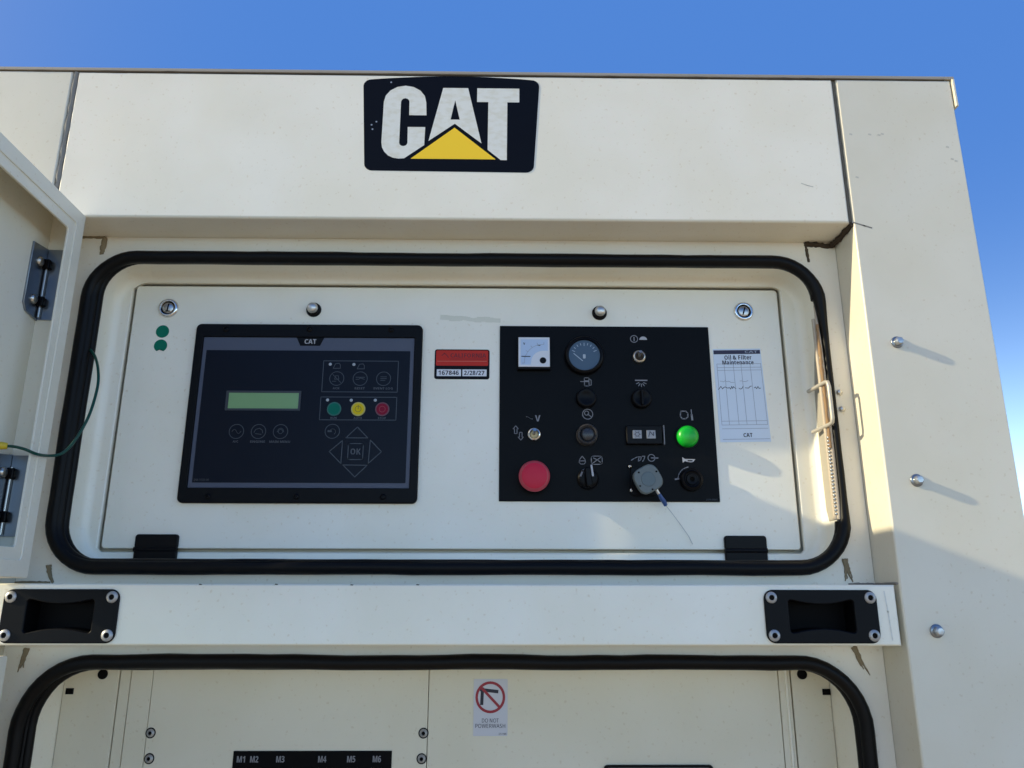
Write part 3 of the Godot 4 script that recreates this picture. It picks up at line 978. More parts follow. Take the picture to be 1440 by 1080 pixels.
func build_switch_plate() -> void:
	var t := thing("switch_plate", "flat black instrument plate with gauges, switches, red button and green lamp", "instrument panel", Vector3(0.148, 0.121, ZD))
	var b := MB.new()
	b.prism(MB.rrect(-0.0030, 0.1213, 0.2995, 0.3742, 0.0008, 2), ZD, ZD + 0.0022, 0.0004)
	var plate := part("plate", b, M.switch_plate, t)
	var z := ZD + 0.0024
	# square meter
	b = MB.new()
	b.rbox(Vector3(0.0222, 0.3065, z - 0.0003), Vector3(0.0694, 0.3550, z + 0.0085), 0.001, 0.0008)
	var mt := part("square_meter", b, M.black, t)
	b = MB.new()
	b.prism(MB.rrect(0.0236, 0.3098, 0.0682, 0.3538, 0.0006, 2), z + 0.0083, z + 0.0094, 0.0006)
	part("meter_face", b, M.meter_white, mt)
	b = MB.new()
	var q := PackedVector2Array([V2(0.0268, 0.3128), V2(0.0410, 0.3128)])
	for k in 8:
		var a := PI - k * PI / 2 / 7.0
		q.append(V2(0.0585 + cos(a) * 0.0170, 0.3165 + sin(a) * 0.0170))
	q.append(V2(0.0655, 0.3335)); q.append(V2(0.0655, 0.3505)); q.append(V2(0.0268, 0.3505))
	b.prism(q, z + 0.0092, z + 0.0096)
	part("meter_scale", b, M.meter_blue, mt)
	b = MB.new()
	var arc := []
	for k in 9:
		var a := PI + 0.05 - k * (PI / 2 + 0.1) / 8.0
		arc.append(V2(0.0585 + cos(a) * 0.0265, 0.3165 + sin(a) * 0.0265))
	b.stroke(arc, 0.0005, z + 0.0098)
	for k in 6:
		var a := PI + 0.05 - k * (PI / 2 + 0.1) / 5.0
		b.stroke([V2(0.0585 + cos(a) * 0.0265, 0.3165 + sin(a) * 0.0265), V2(0.0585 + cos(a) * 0.0295, 0.3165 + sin(a) * 0.0295)], 0.0006, z + 0.0098)
	part("scale_marks", b, M.ink_soft, mt)
	b = MB.new()
	b.stroke([V2(0.0285, 0.3250), V2(0.0400, 0.3248)], 0.0013, z + 0.0099)
	part("meter_needle", b, M.ink, mt)
	text("meter_figures", "V", Vector3(0.0318, 0.3440, z + 0.0098), 0.0034, M.ink, mt, true)
	text("meter_figures", "~", Vector3(0.0530, 0.3415, z + 0.0098), 0.0060, M.ink, mt, true)
	b = MB.new()
	b.prism(MB.disc(0.0584, 0.3192, 0.0046, 20), z + 0.0092, z + 0.0102, 0.0003)
	part("meter_pivot", b, M.black, mt)
	# round fuel gauge
	var gx := 0.1178
	var gy := 0.3285
	b = MB.new()
	b.lathe(gx, gy, [V2(0.0222, z + 0.0060), V2(0.0236, z + 0.0100), V2(0.0262, z + 0.0098), V2(0.0280, z + 0.0070), V2(0.0284, z - 0.0002)], 40)
	var gg := part("round_gauge", b, M.black, t)
	b = MB.new()
	b.prism(MB.disc(gx, gy, 0.0226, 36), z, z + 0.0062)
	part("gauge_dial", b, M.gauge_face, gg)
	b = MB.new()
	for k in 9:
		var a := 2.72 - k * 0.285
		var r0 := 0.0150 if k % 4 == 0 else 0.0165
		b.stroke([V2(gx + cos(a) * r0, gy + sin(a) * r0 - 0.001), V2(gx + cos(a) * 0.0190, gy + sin(a) * 0.0190 - 0.001)], 0.0009, z + 0.0064)
	part("dial_marks", b, M.gauge_mark, gg)
	b = MB.new()
	b.stroke([V2(gx - 0.0150, gy + 0.0020), V2(gx - 0.0030, gy - 0.0085)], 0.0012, z + 0.0068)
	part("gauge_needle", b, M.gauge_mark, gg)
	b = MB.new()
	b.prism(MB.rrect(gx - 0.0022, gy - 0.0052, gx + 0.0016, gy + 0.0010, 0.0010, 3), z + 0.0062, z + 0.0070)
	part("gauge_symbol", b, M.gauge_mark, gg)
	# toggle switches
	for k in 2:
		var c: Vector2 = [V2(0.1965, 0.3275), V2(0.0455, 0.2138)][k]
		b = MB.new()
		b.lathe(c.x, c.y, [V2(0.0052, z + 0.0040), V2(0.0068, z + 0.0066), V2(0.0086, z + 0.0060), V2(0.0096, z + 0.0030), V2(0.0098, z - 0.0002)], 24)
		var tg := part("toggle_switch", b, M.steel if k == 0 else M.chrome, t)
		b = MB.new()
		b.prism(MB.disc(c.x, c.y, 0.0056, 18), z, z + 0.0030)
		part("toggle_boot", b, M.brass if k == 1 else M.sealant_dark, tg)
		b = MB.new()
		b.tube(PackedVector3Array([Vector3(c.x, c.y, z + 0.002), Vector3(c.x, c.y + 0.0015, z + 0.009), Vector3(c.x + 0.0004, c.y + 0.0040, z + 0.0150)]), 0.002, 12, false, [0.0016, 0.0020, 0.0025])
		part("toggle_lever", b, M.steel, tg)
	# low round buttons
	for k in 2:
		var c: Vector2 = [V2(0.1192, 0.2658), V2(0.1972, 0.2658)][k]
		b = MB.new()
		b.lathe(c.x, c.y, [V2(0, z + 0.0070), V2(0.0080, z + 0.0072), V2(0.0108, z + 0.0088), V2(0.0132, z + 0.0082), V2(0.0142, z + 0.0050), V2(0.0146, z - 0.0002)], 32)
		var kb := part("push_button" if k == 0 else "rotary_knob", b, M.black, t)
		if k == 1:
			b = MB.new()
			b.rbox(Vector3(c.x - 0.0016, c.y - 0.0110, z + 0.006), Vector3(c.x + 0.0016, c.y + 0.0110, z + 0.0120), 0.001, 0.0008)
			kb.rotation = Vector3.ZERO
			part("knob_grip", b, M.black, kb)
	var sx := 0.1190
	var sy := 0.2130
	b = MB.new()
	b.lathe(sx, sy, [V2(0.0100, z + 0.0085), V2(0.0122, z + 0.0125), V2(0.0142, z + 0.0110), V2(0.0148, z + 0.0050), V2(0.0150, z - 0.0002)], 32)
	var sb := part("push_button", b, mat(col(0.045, 0.043, 0.045), 0.35), t)
	b = MB.new()
	b.lathe(sx + 0.0008, sy + 0.0004, [V2(0, z + 0.0100), V2(0.0070, z + 0.0098), V2(0.0100, z + 0.0080), V2(0.0104, z)], 28)
	part("button_cap", b, mat(col(0.035, 0.035, 0.038), 0.3), sb)
	# double rocker with two lit pictogram windows
	b = MB.new()
	b.rbox(Vector3(0.1735, 0.2000, z - 0.0002), Vector3(0.2235, 0.2262, z + 0.0065), 0.001, 0.0012)
	var rk := part("rocker_block", b, M.black, t)
	for x in [0.1885, 0.2078]:
		b = MB.new()
		b.rbox(Vector3(x - 0.0062, 0.2078, z + 0.0063), Vector3(x + 0.0062, 0.2195, z + 0.0070), 0.0006, 0.0003)
		part("rocker_window", b, mat(col(0.24, 0.26, 0.30), 0.4), rk)
		b = MB.new()
		if x < 0.2:
			b.circle(x, 0.2137, 0.0028, 0.0008, z + 0.0072, 14)
			for k in 6:
				var d := V2(cos(k * PI / 3), sin(k * PI / 3))
				b.stroke([V2(x, 0.2137) + d * 0.0038, V2(x, 0.2137) + d * 0.0050], 0.0007, z + 0.0072)
		else:
			b.stroke([V2(x - 0.0035, 0.2105), V2(x - 0.0015, 0.2175), V2(x + 0.0030, 0.2120), V2(x + 0.0035, 0.2165)], 0.0010, z + 0.0072)
		part("rocker_symbol", b, M.ink, rk)
	b = MB.new()
	b.rbox(Vector3(0.2256, 0.1998, z - 0.0002), Vector3(0.2270, 0.2270, z + 0.0055), 0.0003, 0.0003)
	part("rocker_edge", b, M.print_grey, rk)
	# green lamp
	var lx := 0.2590
	var ly := 0.2115
	b = MB.new()
	b.lathe(lx, ly, [V2(0, z + 0.0150), V2(0.0065, z + 0.0147), V2(0.0112, z + 0.0130), V2(0.0142, z + 0.0095), V2(0.0152, z + 0.0050), V2(0.0153, z + 0.0012)], 36)
	var lp := part("pilot_lens", b, M.lamp_green, t, "bright green domed pilot lens")
	b = MB.new()
	b.lathe(lx, ly, [V2(0.0150, z + 0.0014), V2(0.0168, z + 0.0014), V2(0.0172, z - 0.0002)], 36)
	part("lens_collar", b, M.black, lp)
	# red mushroom stop button
	var ex := 0.0447
	var ey := 0.1530
	b = MB.new()
	b.lathe(ex, ey, [V2(0, z + 0.0265), V2(0.0100, z + 0.0263), V2(0.0160, z + 0.0255), V2(0.0172, z + 0.0250)], 40)
	var es := part("stop_button", b, M.stop_red, t, "red mushroom stop button")
	b = MB.new()
	b.lathe(ex, ey, [V2(0.0172, z + 0.0250), V2(0.0202, z + 0.0228), V2(0.0212, z + 0.0200), V2(0.0208, z + 0.0170), V2(0.0150, z + 0.0140)], 40)
	part("button_rim", b, M.stop_edge, es)
	b = MB.new()
	b.lathe(ex, ey, [V2(0.0110, z + 0.0145), V2(0.0125, z + 0.0050), V2(0.0170, z + 0.0045), V2(0.0178, z - 0.0002)], 32)
	part("button_collar", b, M.black, es)
	# selector switch with a white pointer
	var ox := 0.1190
	var oy := 0.1522
	b = MB.new()
	b.lathe(ox, oy, [V2(0, z + 0.0080), V2(0.0100, z + 0.0080), V2(0.0136, z + 0.0066), V2(0.0146, z + 0.0030), V2(0.0150, z - 0.0002)], 32)
	var se := part("selector_switch", b, M.black, t)
	b = MB.new()
	b.prism(MB.rrect(-0.0042, -0.0125, 0.0042, 0.0135, 0.003, 4), 0.0, 0.0150, 0.0016)
	var tilt := Transform3D(Basis(Vector3(0, 0, 1), 0.10), Vector3(ox - 0.001, oy, z + 0.006))
	for i in b.v.size():
		b.v[i] = tilt * b.v[i]
		b.n[i] = tilt.basis * b.n[i]
	part("selector_grip", b, M.black, se)
	b = MB.new()
	b.stroke([V2(ox + 0.0030, oy + 0.0150), V2(ox + 0.0046, oy + 0.0020)], 0.0026, z + 0.0213)
	part("selector_pointer", b, M.print_white, se)
	b = MB.new()
	b.stroke([V2(ox - 0.0105, oy + 0.0035), V2(ox - 0.0075, oy + 0.0100), V2(ox - 0.0030, oy + 0.0130)], 0.0024, z + 0.0086)
	part("selector_mark", b, M.print_grey, se)
	# capped round connector
	var kx := 0.1968
	var ky := 0.1486
	b = MB.new()
	b.lathe(kx, ky, [V2(0.0120, z + 0.0220), V2(0.0150, z + 0.0180), V2(0.0155, z - 0.0002)], 32)
	b.rbox(Vector3(kx - 0.0190, ky - 0.0190, z - 0.0002), Vector3(kx + 0.0190, ky + 0.0190, z + 0.0030), 0.003, 0.0008)
	var cn := part("connector_socket", b, M.black, t)
	var lobes := PackedVector2Array()
	for k in 48:
		var a := TAU * k / 48
		lobes.append(V2(kx + cos(a) * (0.0190 + 0.0012 * cos(4.0 * a + 1.2)), ky + sin(a) * (0.0190 + 0.0012 * cos(4.0 * a + 1.2))))
	b = MB.new()
	b.prism(lobes, z + 0.0200, z + 0.0290, 0.0016)
	var cc := part("connector_cap", b, M.cap_grey, t, "grey screw cap of the round connector")
	b = MB.new()
	b.prism(MB.disc(kx, ky - 0.0004, 0.0098, 28), z + 0.0288, z + 0.0296, 0.0006)
	part("cap_centre", b, M.cap_mid, cc)
	for a in [0.72, 2.55, 3.85, 5.05]:
		b = MB.new()
		b.prism(MB.disc(kx + cos(a) * 0.0150, ky + sin(a) * 0.0150, 0.0013, 12), z + 0.0288, z + 0.0294)
		part("cap_hole", b, M.dark, cc)
	for p in [V2(0.1768, 0.1690), V2(0.1775, 0.1365)]:
		b = MB.new()
		b.lathe(p.x, p.y, [V2(0, z + 0.0070), V2(0.0018, z + 0.0064), V2(0.0026, z + 0.0045), V2(0.0028, z + 0.002)], 14)
		part("screw", b, M.chrome, cn)
	b = MB.new()
	b.tube(PackedVector3Array([Vector3(0.2082, 0.1346, z + 0.024), Vector3(0.2100, 0.1310, z + 0.0235), Vector3(0.2112, 0.1295, z + 0.023)]), 0.0022, 10)
	part("lanyard_crimp", b, M.steel, cc)
	b = MB.new()
	b.tube(PackedVector3Array([Vector3(0.2112, 0.1295, z + 0.023), Vector3(0.2150, 0.1235, z + 0.021), Vector3(0.2185, 0.1190, z + 0.019), Vector3(0.2210, 0.1150, z + 0.016)]), 0.0028, 10, false, [0.0022, 0.0030, 0.0032, 0.0026])
	part("lanyard", b, M.lanyard, cc)
	b = MB.new()
	b.tube(PackedVector3Array([Vector3(0.2208, 0.1152, z + 0.016), Vector3(0.2290, 0.1060, z + 0.012), Vector3(0.2420, 0.0900, z + 0.006), Vector3(0.2530, 0.0750, z + 0.002), Vector3(0.2585, 0.0647, z - 0.001)]), 0.00045, 6)
	part("lanyard_thread", b, M.thread, cc)
	# horn
	var hx := 0.2612
	var hy := 0.1515
	b = MB.new()
	b.lathe(hx, hy, [V2(0.0030, z + 0.0050), V2(0.0034, z + 0.0075), V2(0.0075, z + 0.0080), V2(0.0085, z + 0.0062), V2(0.0105, z + 0.0064), V2(0.0118, z + 0.0085), V2(0.0148, z + 0.0075), V2(0.0158, z + 0.0040), V2(0.0160, z - 0.0002)], 36)
	var hn := part("horn", b, M.black, t)
	b = MB.new()
	b.prism(MB.disc(hx, hy, 0.0032, 16), z + 0.002, z + 0.0052)
	part("horn_hole", b, M.dark, hn)
	b = MB.new()
	var hr := []
	for k in 7:
		var a := 1.75 + k * 0.21
		hr.append(V2(hx + cos(a) * 0.0180, hy + sin(a) * 0.0180))
	b.stroke(hr, 0.0011, z + 0.0002)
	b.stroke([hr[6] + V2(0.0005, -0.001), hr[6] + V2(-0.0035, -0.0016)], 0.0022, z + 0.0002)
	part("scale_mark", b, M.print_grey, plate)
	symbols(plate, z + 0.0002)

func symbols(plate: Node, z: float) -> void:
	var w := 0.0010
	var b := MB.new()   # fuel pump
	b.stroke(Array(MB.rrect(0.1175, 0.2845, 0.1240, 0.2965, 0.0006, 2)), w, z, true)
	b.stroke([V2(0.1190, 0.2915), V2(0.1225, 0.2915)], 0.0024, z)
	b.stroke([V2(0.1245, 0.2950), V2(0.1272, 0.2930), V2(0.1272, 0.2860), V2(0.1250, 0.2855)], w, z)
	b.stroke([V2(0.1120, 0.2910), V2(0.1165, 0.2910)], w, z)
	part("symbol", b, M.print_grey, plate)
	b = MB.new()   # panel lamp
	b.stroke([V2(0.1905, 0.2932), V2(0.2065, 0.2932)], 0.0018, z)
	for k in 5:
		var a := PI + 0.45 + k * 0.56
		b.stroke([V2(0.1985, 0.2915) + V2(cos(a), sin(a)) * 0.0038, V2(0.1985, 0.2915) + V2(cos(a), sin(a)) * 0.0076], w, z)
	part("symbol", b, M.print_grey, plate)
	b = MB.new()   # meter selector
	b.circle(0.1210, 0.2435, 0.0072, w, z, 22)
	b.circle(0.1195, 0.2450, 0.0030, w, z, 14)
	b.stroke([V2(0.1210, 0.2435), V2(0.1262, 0.2395)], w, z)
	part("symbol", b, M.print_grey, plate)
	b = MB.new()   # automatic start, cover
	b.circle(0.1908, 0.3552, 0.0052, w, z, 20)
	b.stroke([V2(0.1908, 0.3525), V2(0.1908, 0.3575)], 0.0014, z)
	part("symbol", b, M.print_grey, plate)
	b = MB.new()
	var dome := PackedVector2Array()
	for k in 11:
		dome.append(V2(0.2040 + cos(PI * k / 10.0) * 0.0056, 0.3540 + sin(PI * k / 10.0) * 0.0050))
	b.prism(dome, z - 0.0002, z)
	part("symbol", b, M.print_white, plate)
	b = MB.new()   # engine temperature
	b.stroke([V2(0.2530, 0.2485), V2(0.2595, 0.2485), V2(0.2622, 0.2455), V2(0.2622, 0.2405), V2(0.2590, 0.2375), V2(0.2540, 0.2375), V2(0.2515, 0.2410), V2(0.2520, 0.2460)], 0.0015, z, true)
	part("symbol", b, M.print_grey, plate)
	b = MB.new()
	b.stroke([V2(0.2672, 0.2505), V2(0.2676, 0.2430)], 0.0012, z)
	b.stroke([V2(0.2676, 0.2430), V2(0.2680, 0.2365)], 0.0026, z)
	part("symbol", b, M.print_grey, plate)
	text("symbol_lettering", "V", Vector3(0.0508, 0.2372, z), 0.0088, M.print_grey, plate, true)
	b = MB.new()
	var s := []
	for k in 9:
		s.append(V2(0.0352 + k * 0.0010, 0.2378 + cos(k / 8.0 * PI) * 0.0016))
	b.stroke(s, w, z)
	part("symbol", b, M.print_grey, plate)
	for p in [V2(0.0200, 0.2205), V2(0.0270, 0.2118)]:   # two small arrows
		b = MB.new()
		var f := 1.0 if p.x < 0.025 else -1.0
		b.stroke([p + V2(0, 0.0058 * f), p + V2(0.0036, 0.0015 * f), p + V2(0.0018, 0.0015 * f), p + V2(0.0018, -0.0052 * f), p + V2(-0.0018, -0.0052 * f), p + V2(-0.0018, 0.0015 * f), p + V2(-0.0036, 0.0015 * f)], w, z, true)
		part("symbol", b, M.print_grey, plate)
	b = MB.new()   # fuel drop, crossed pump
	b.stroke([V2(0.1120, 0.1838), V2(0.1158, 0.1790), V2(0.1165, 0.1752), V2(0.1140, 0.1728), V2(0.1100, 0.1728), V2(0.1075, 0.1752), V2(0.1082, 0.1790)], w, z, true)
	b.stroke([V2(0.1085, 0.1772), V2(0.1155, 0.1772)], w, z)
	part("symbol", b, M.print_grey, plate)
	b = MB.new()
	b.stroke(Array(MB.rrect(0.1245, 0.1725, 0.1395, 0.1840, 0.0025, 3)), w, z, true)
	b.stroke([V2(0.1260, 0.1738), V2(0.1382, 0.1828)], w, z)
	b.stroke([V2(0.1275, 0.1815), V2(0.1330, 0.1785), V2(0.1370, 0.1755)], w, z)
	part("symbol", b, M.print_grey, plate)
	b = MB.new()   # connector key signs
	b.stroke([V2(0.1800, 0.1785), V2(0.1845, 0.1812), V2(0.1885, 0.1830), V2(0.1940, 0.1832), V2(0.1930, 0.1790), V2(0.1895, 0.1770), V2(0.1905, 0.1815)], w, z)
	b.stroke([V2(0.1955, 0.1840), V2(0.1990, 0.1842), V2(0.1975, 0.1795), V2(0.1955, 0.1770)], w, z)
	part("symbol", b, M.print_grey, plate)
	b = MB.new()
	b.circle(0.2080, 0.1818, 0.0048, w, z, 20)
	b.stroke([V2(0.2080, 0.1818), V2(0.2168, 0.1816)], 0.0014, z)
	part("symbol", b, M.print_grey, plate)
	b = MB.new()   # horn
	b.prism(PackedVector2Array([V2(0.2508, 0.1830), V2(0.2545, 0.1805), V2(0.2688, 0.1802), V2(0.2660, 0.1765), V2(0.2620, 0.1758), V2(0.2570, 0.1766), V2(0.2545, 0.1776), V2(0.2512, 0.1752)]), z - 0.0002, z)
	part("symbol", b, M.print_white, plate)
	b = MB.new()
	b.stroke([V2(0.2588, 0.1780), V2(0.2640, 0.1780)], 0.0016, z + 0.0002)
	part("symbol", b, M.switch_plate, plate)
	text("part_number", "219-0861", Vector3(0.2880, 0.1245, z), 0.0020, M.key_line, plate, false, 0.0150)

func build_handles() -> void:
	var t := thing("recessed_handle", "black recessed pull handle at the right end of the cross rail", "handle", Vector3(0.3815, -0.0255, 0.0), "black recessed pull handles on the cross rail")
	var b := MB.new()
	# hourglass hole in a rounded plate, both outlines cut into the same number of points
	var inner := PackedVector2Array()
	var outer := PackedVector2Array()
	var c := V2(0.3815, -0.0255)
	var full := MB.rrect(0.3140, -0.0560, 0.4490, 0.0050, 0.011, 10)
	for i in full.size():
		outer.append(full[i])
	var n := full.size()
	var hole := MB.rrect(0.3425, -0.0440, 0.4205, -0.0070, 0.0035, 10)
	# more points along the straight edges
	var o2 := PackedVector2Array()
	var h2 := PackedVector2Array()
	for i in n:
		var j := (i + 1) % n
		var k := 12 if (full[j] - full[i]).length() > 0.03 else 1
		for s in k:
			o2.append(full[i].lerp(full[j], float(s) / k))
			var p := hole[i].lerp(hole[j], float(s) / k)
			var f := clampf(1.0 - pow(absf(p.x - c.x) / 0.034, 2.0), 0.0, 1.0)
			p.y = c.y + (p.y - c.y) * (1.0 - 0.26 * f)
			h2.append(p)
	b.ring(o2, h2, 0.0003, 0.0034, 0.0012, 0.0014)
	part("handle_plate", b, M.bezel, t)
	b = MB.new()
	var o := MB.outline(h2, 0.0)
	b.wall(h2, -0.026, 0.0004, o[0], o[1], -1.0)
	b.cap(MB.rrect(0.3420, -0.0445, 0.4210, -0.0065, 0.003, 4), -0.0255)
	part("pocket", b, M.black_matt, t)
	for p in [V2(0.3225, -0.0040), V2(0.4408, -0.0040), V2(0.3225, -0.0470), V2(0.4408, -0.0470)]:
		b = MB.new()
		b.lathe(p.x, p.y, [V2(0.0030, 0.0045), V2(0.0034, 0.0056), V2(0.0058, 0.0050), V2(0.0068, 0.0038), V2(0.0068, 0.0030)], 24)
		var s := part("screw", b, M.screw_head, t)
		b = MB.new()
		b.prism(MB.disc(p.x, p.y, 0.0034, 6), 0.0030, 0.0046)
		part("hex_socket", b, M.dark, s)
	var d := t.duplicate()
	d.name = "recessed_handle_001"
	add_child(d)
	d.position = Vector3(-0.5165, -0.0260, 0.0)
	tag(d, "black recessed pull handle at the left end of the cross rail", "handle", "black recessed pull handles on the cross rail")

func build_lower_panels() -> void:
	var t := thing("compartment_cover", "cream sheet metal cover panels inside the lower compartment", "cover panel", Vector3(-0.06, -1.1, ZL))
	var strips := [[-0.5744, -0.5035, 0.0], [-0.5022, -0.4885, -0.0012], [-0.4872, -0.4588, 0.0004], [-0.4580, -0.0948, 0.0012], [-0.0940, 0.3706, 0.0010], [0.3718, 0.3872, 0.0], [0.3892, 0.4398, -0.0008]]
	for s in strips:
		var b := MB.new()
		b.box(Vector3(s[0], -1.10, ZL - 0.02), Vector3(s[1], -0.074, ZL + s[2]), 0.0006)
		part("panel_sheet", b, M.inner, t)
	var b := MB.new()
	b.box(Vector3(0.3795, -1.10, ZL - 0.001), Vector3(0.3828, -0.082, ZL + 0.0035), 0.0015)
	part("edge_strip", b, M.panel, t)
	for p in [V2(-0.525, -0.1035), V2(0.404, -0.1035)]:
		b = MB.new()
		b.lathe(p.x, p.y, [V2(0, ZL + 0.0026), V2(0.0040, ZL + 0.0026), V2(0.0062, ZL + 0.0018), V2(0.0066, ZL - 0.001)], 24)
		part("hole_plug", b, M.black_matt, t)
	for p in [V2(-0.5655, -0.1245), V2(0.4345, -0.1255)]:
		b = MB.new()
		b.box(Vector3(p.x - 0.0052, p.y - 0.0038, ZL - 0.001), Vector3(p.x + 0.0052, p.y + 0.0038, ZL + 0.0006), 0.0002)
		part("slot_plug", b, M.black_matt, t)
	for p in [V2(-0.4530, -0.1750), V2(-0.4510, -0.2055), V2(-0.0995, -0.1755), V2(-0.1010, -0.2060)]:
		b = MB.new()
		b.lathe(p.x, p.y, [V2(0.0022, ZL + 0.0032), V2(0.0028, ZL + 0.0046), V2(0.0042, ZL + 0.0040), V2(0.0048, ZL + 0.0020), V2(0.0052, ZL + 0.0018), V2(0.0054, ZL + 0.0008)], 18)
		var s := part("screw", b, M.screw_head, t)
		b = MB.new()
		b.prism(MB.disc(p.x, p.y, 0.0024, 6), ZL + 0.001, ZL + 0.0034)
		part("hex_socket", b, M.dark, s)
		b = MB.new()
		b.lathe(p.x, p.y, [V2(0.0050, ZL + 0.0017), V2(0.0066, ZL + 0.0015), V2(0.0068, ZL + 0.0008)], 18)
		part("washer", b, M.black, s)
	b = MB.new()
	b.ring(MB.rrect(0.1345, -0.36, 0.2765, -0.2135, 0.005, 4), MB.rrect(0.1385, -0.356, 0.2725, -0.2165, 0.003, 4), ZL + 0.0008, ZL + 0.0045, 0.001, 0.0006)
	var win := part("window_gasket", b, M.black, t)
	b = MB.new()
	b.prism(MB.rrect(0.1383, -0.3562, 0.2727, -0.2163, 0.003, 4), ZL + 0.0008, ZL + 0.0025)
	part("pane", b, M.pane_grey, win)

func dz(x: float, y: float) -> Vector2:
	return V2(x, y) * 0.001

func build_decal() -> void:
	var t := thing("brand_decal", "black rectangular decal with three white capital letters and yellow triangle", "decal", Vector3(-0.073, 0.562, 0.0))
	var b := MB.new()
	var o := PackedVector2Array()
	# rounded plate, narrower below, its upper edge bowed
	var r := 0.011
	for k in 7:
		var a := PI + k * PI / 12.0
		o.append(V2(-0.1918 + r + cos(a) * r, 0.5632 + r + sin(a) * r))
	for k in 7:
		var a := -PI / 2 + k * PI / 12.0
		o.append(V2(0.0432 - r + cos(a) * r, 0.5620 + r + sin(a) * r))
	for k in 7:
		var a := k * PI / 12.0
		o.append(V2(0.0515 - r + cos(a) * r, 0.7105 - r + sin(a) * r))
	for k in 15:
		var f := (k + 1) / 16.0
		o.append(V2(lerpf(0.040, -0.188, f), lerpf(0.7110, 0.7095, f) + 0.0052 * sin(f * PI)))
	for k in 7:
		var a := PI / 2 + k * PI / 12.0
		o.append(V2(-0.1992 + r + cos(a) * r, 0.7092 - r + sin(a) * r))
	b.prism(o, 0.0001, 0.0004, 0.0001)
	part("decal_base", b, M.decal_black, t)
	var zt := 0.0006
	b = MB.new()   # C
	var c := PackedVector2Array()
	for k in 9:
		var a := PI - k * PI / 8.0
		c.append(V2(-0.1390 + cos(a) * 0.0300, 0.6720 + sin(a) * 0.0270))
	c.append(dz(-108.0, 651)); c.append(dz(-132.5, 651))
	for k in 7:
		var a := k * PI / 6.0
		c.append(V2(-0.1387 + cos(a) * 0.0060, 0.6725 + sin(a) * 0.0060))
	for k in 7:
		var a := PI + k * PI / 6.0
		c.append(V2(-0.1390 + cos(a) * 0.0058, 0.6070 + sin(a) * 0.0055))
	c.append(dz(-133.8, 632)); c.append(dz(-109.2, 632)); c.append(dz(-109.8, 603.5)); c.append(dz(-137.0, 582.5))
	for k in 6:
		var a := -PI / 2 - k * PI / 10.0
		c.append(V2(-0.1450 + cos(a) * 0.0245, 0.6070 + sin(a) * 0.0250))
	b.prism(c, 0.0003, zt)
	part("white_letter", b, M.decal_white, t)
	b = MB.new()   # A, its counter and lower edge cut out: two legs and a top
	b.prism(PackedVector2Array([dz(-104, 610), dz(-85.5, 696), dz(-68, 696), dz(-68, 676), dz(-74, 644.5), dz(-67.8, 644.5), dz(-67.8, 638)]), 0.0003, zt)
	b.prism(PackedVector2Array([dz(-67.8, 638), dz(-67.8, 644.5), dz(-61, 644.5), dz(-68, 676), dz(-68, 696), dz(-50, 696), dz(-30, 607)]), 0.0003, zt)
	part("white_letter", b, M.decal_white, t)
	b = MB.new()   # T
	b.prism(PackedVector2Array([dz(-37, 696), dz(23, 696), dz(23, 673.5), dz(6, 673.5), dz(5.5, 581), dz(-3, 581), dz(-21.3, 597), dz(-21, 673.5), dz(-37, 673.5)]), 0.0003, zt)
	part("white_letter", b, M.decal_white, t)
	b = MB.new()
	b.prism(PackedVector2Array([dz(-68, 631.5), dz(-10, 582), dz(-128, 582)]), 0.0003, zt)
	part("yellow_triangle", b, M.decal_yellow, t)
	b = MB.new()   # chips in the decal
	for p in [V2(-0.1845, 0.6350), V2(-0.1780, 0.6400), V2(-0.1830, 0.6280), V2(-0.1600, 0.7045)]:
		b.prism(MB.disc(p.x, p.y, 0.0013, 7), 0.0003, 0.0005)
	part("paint_chip", b, M.ink_soft, t)

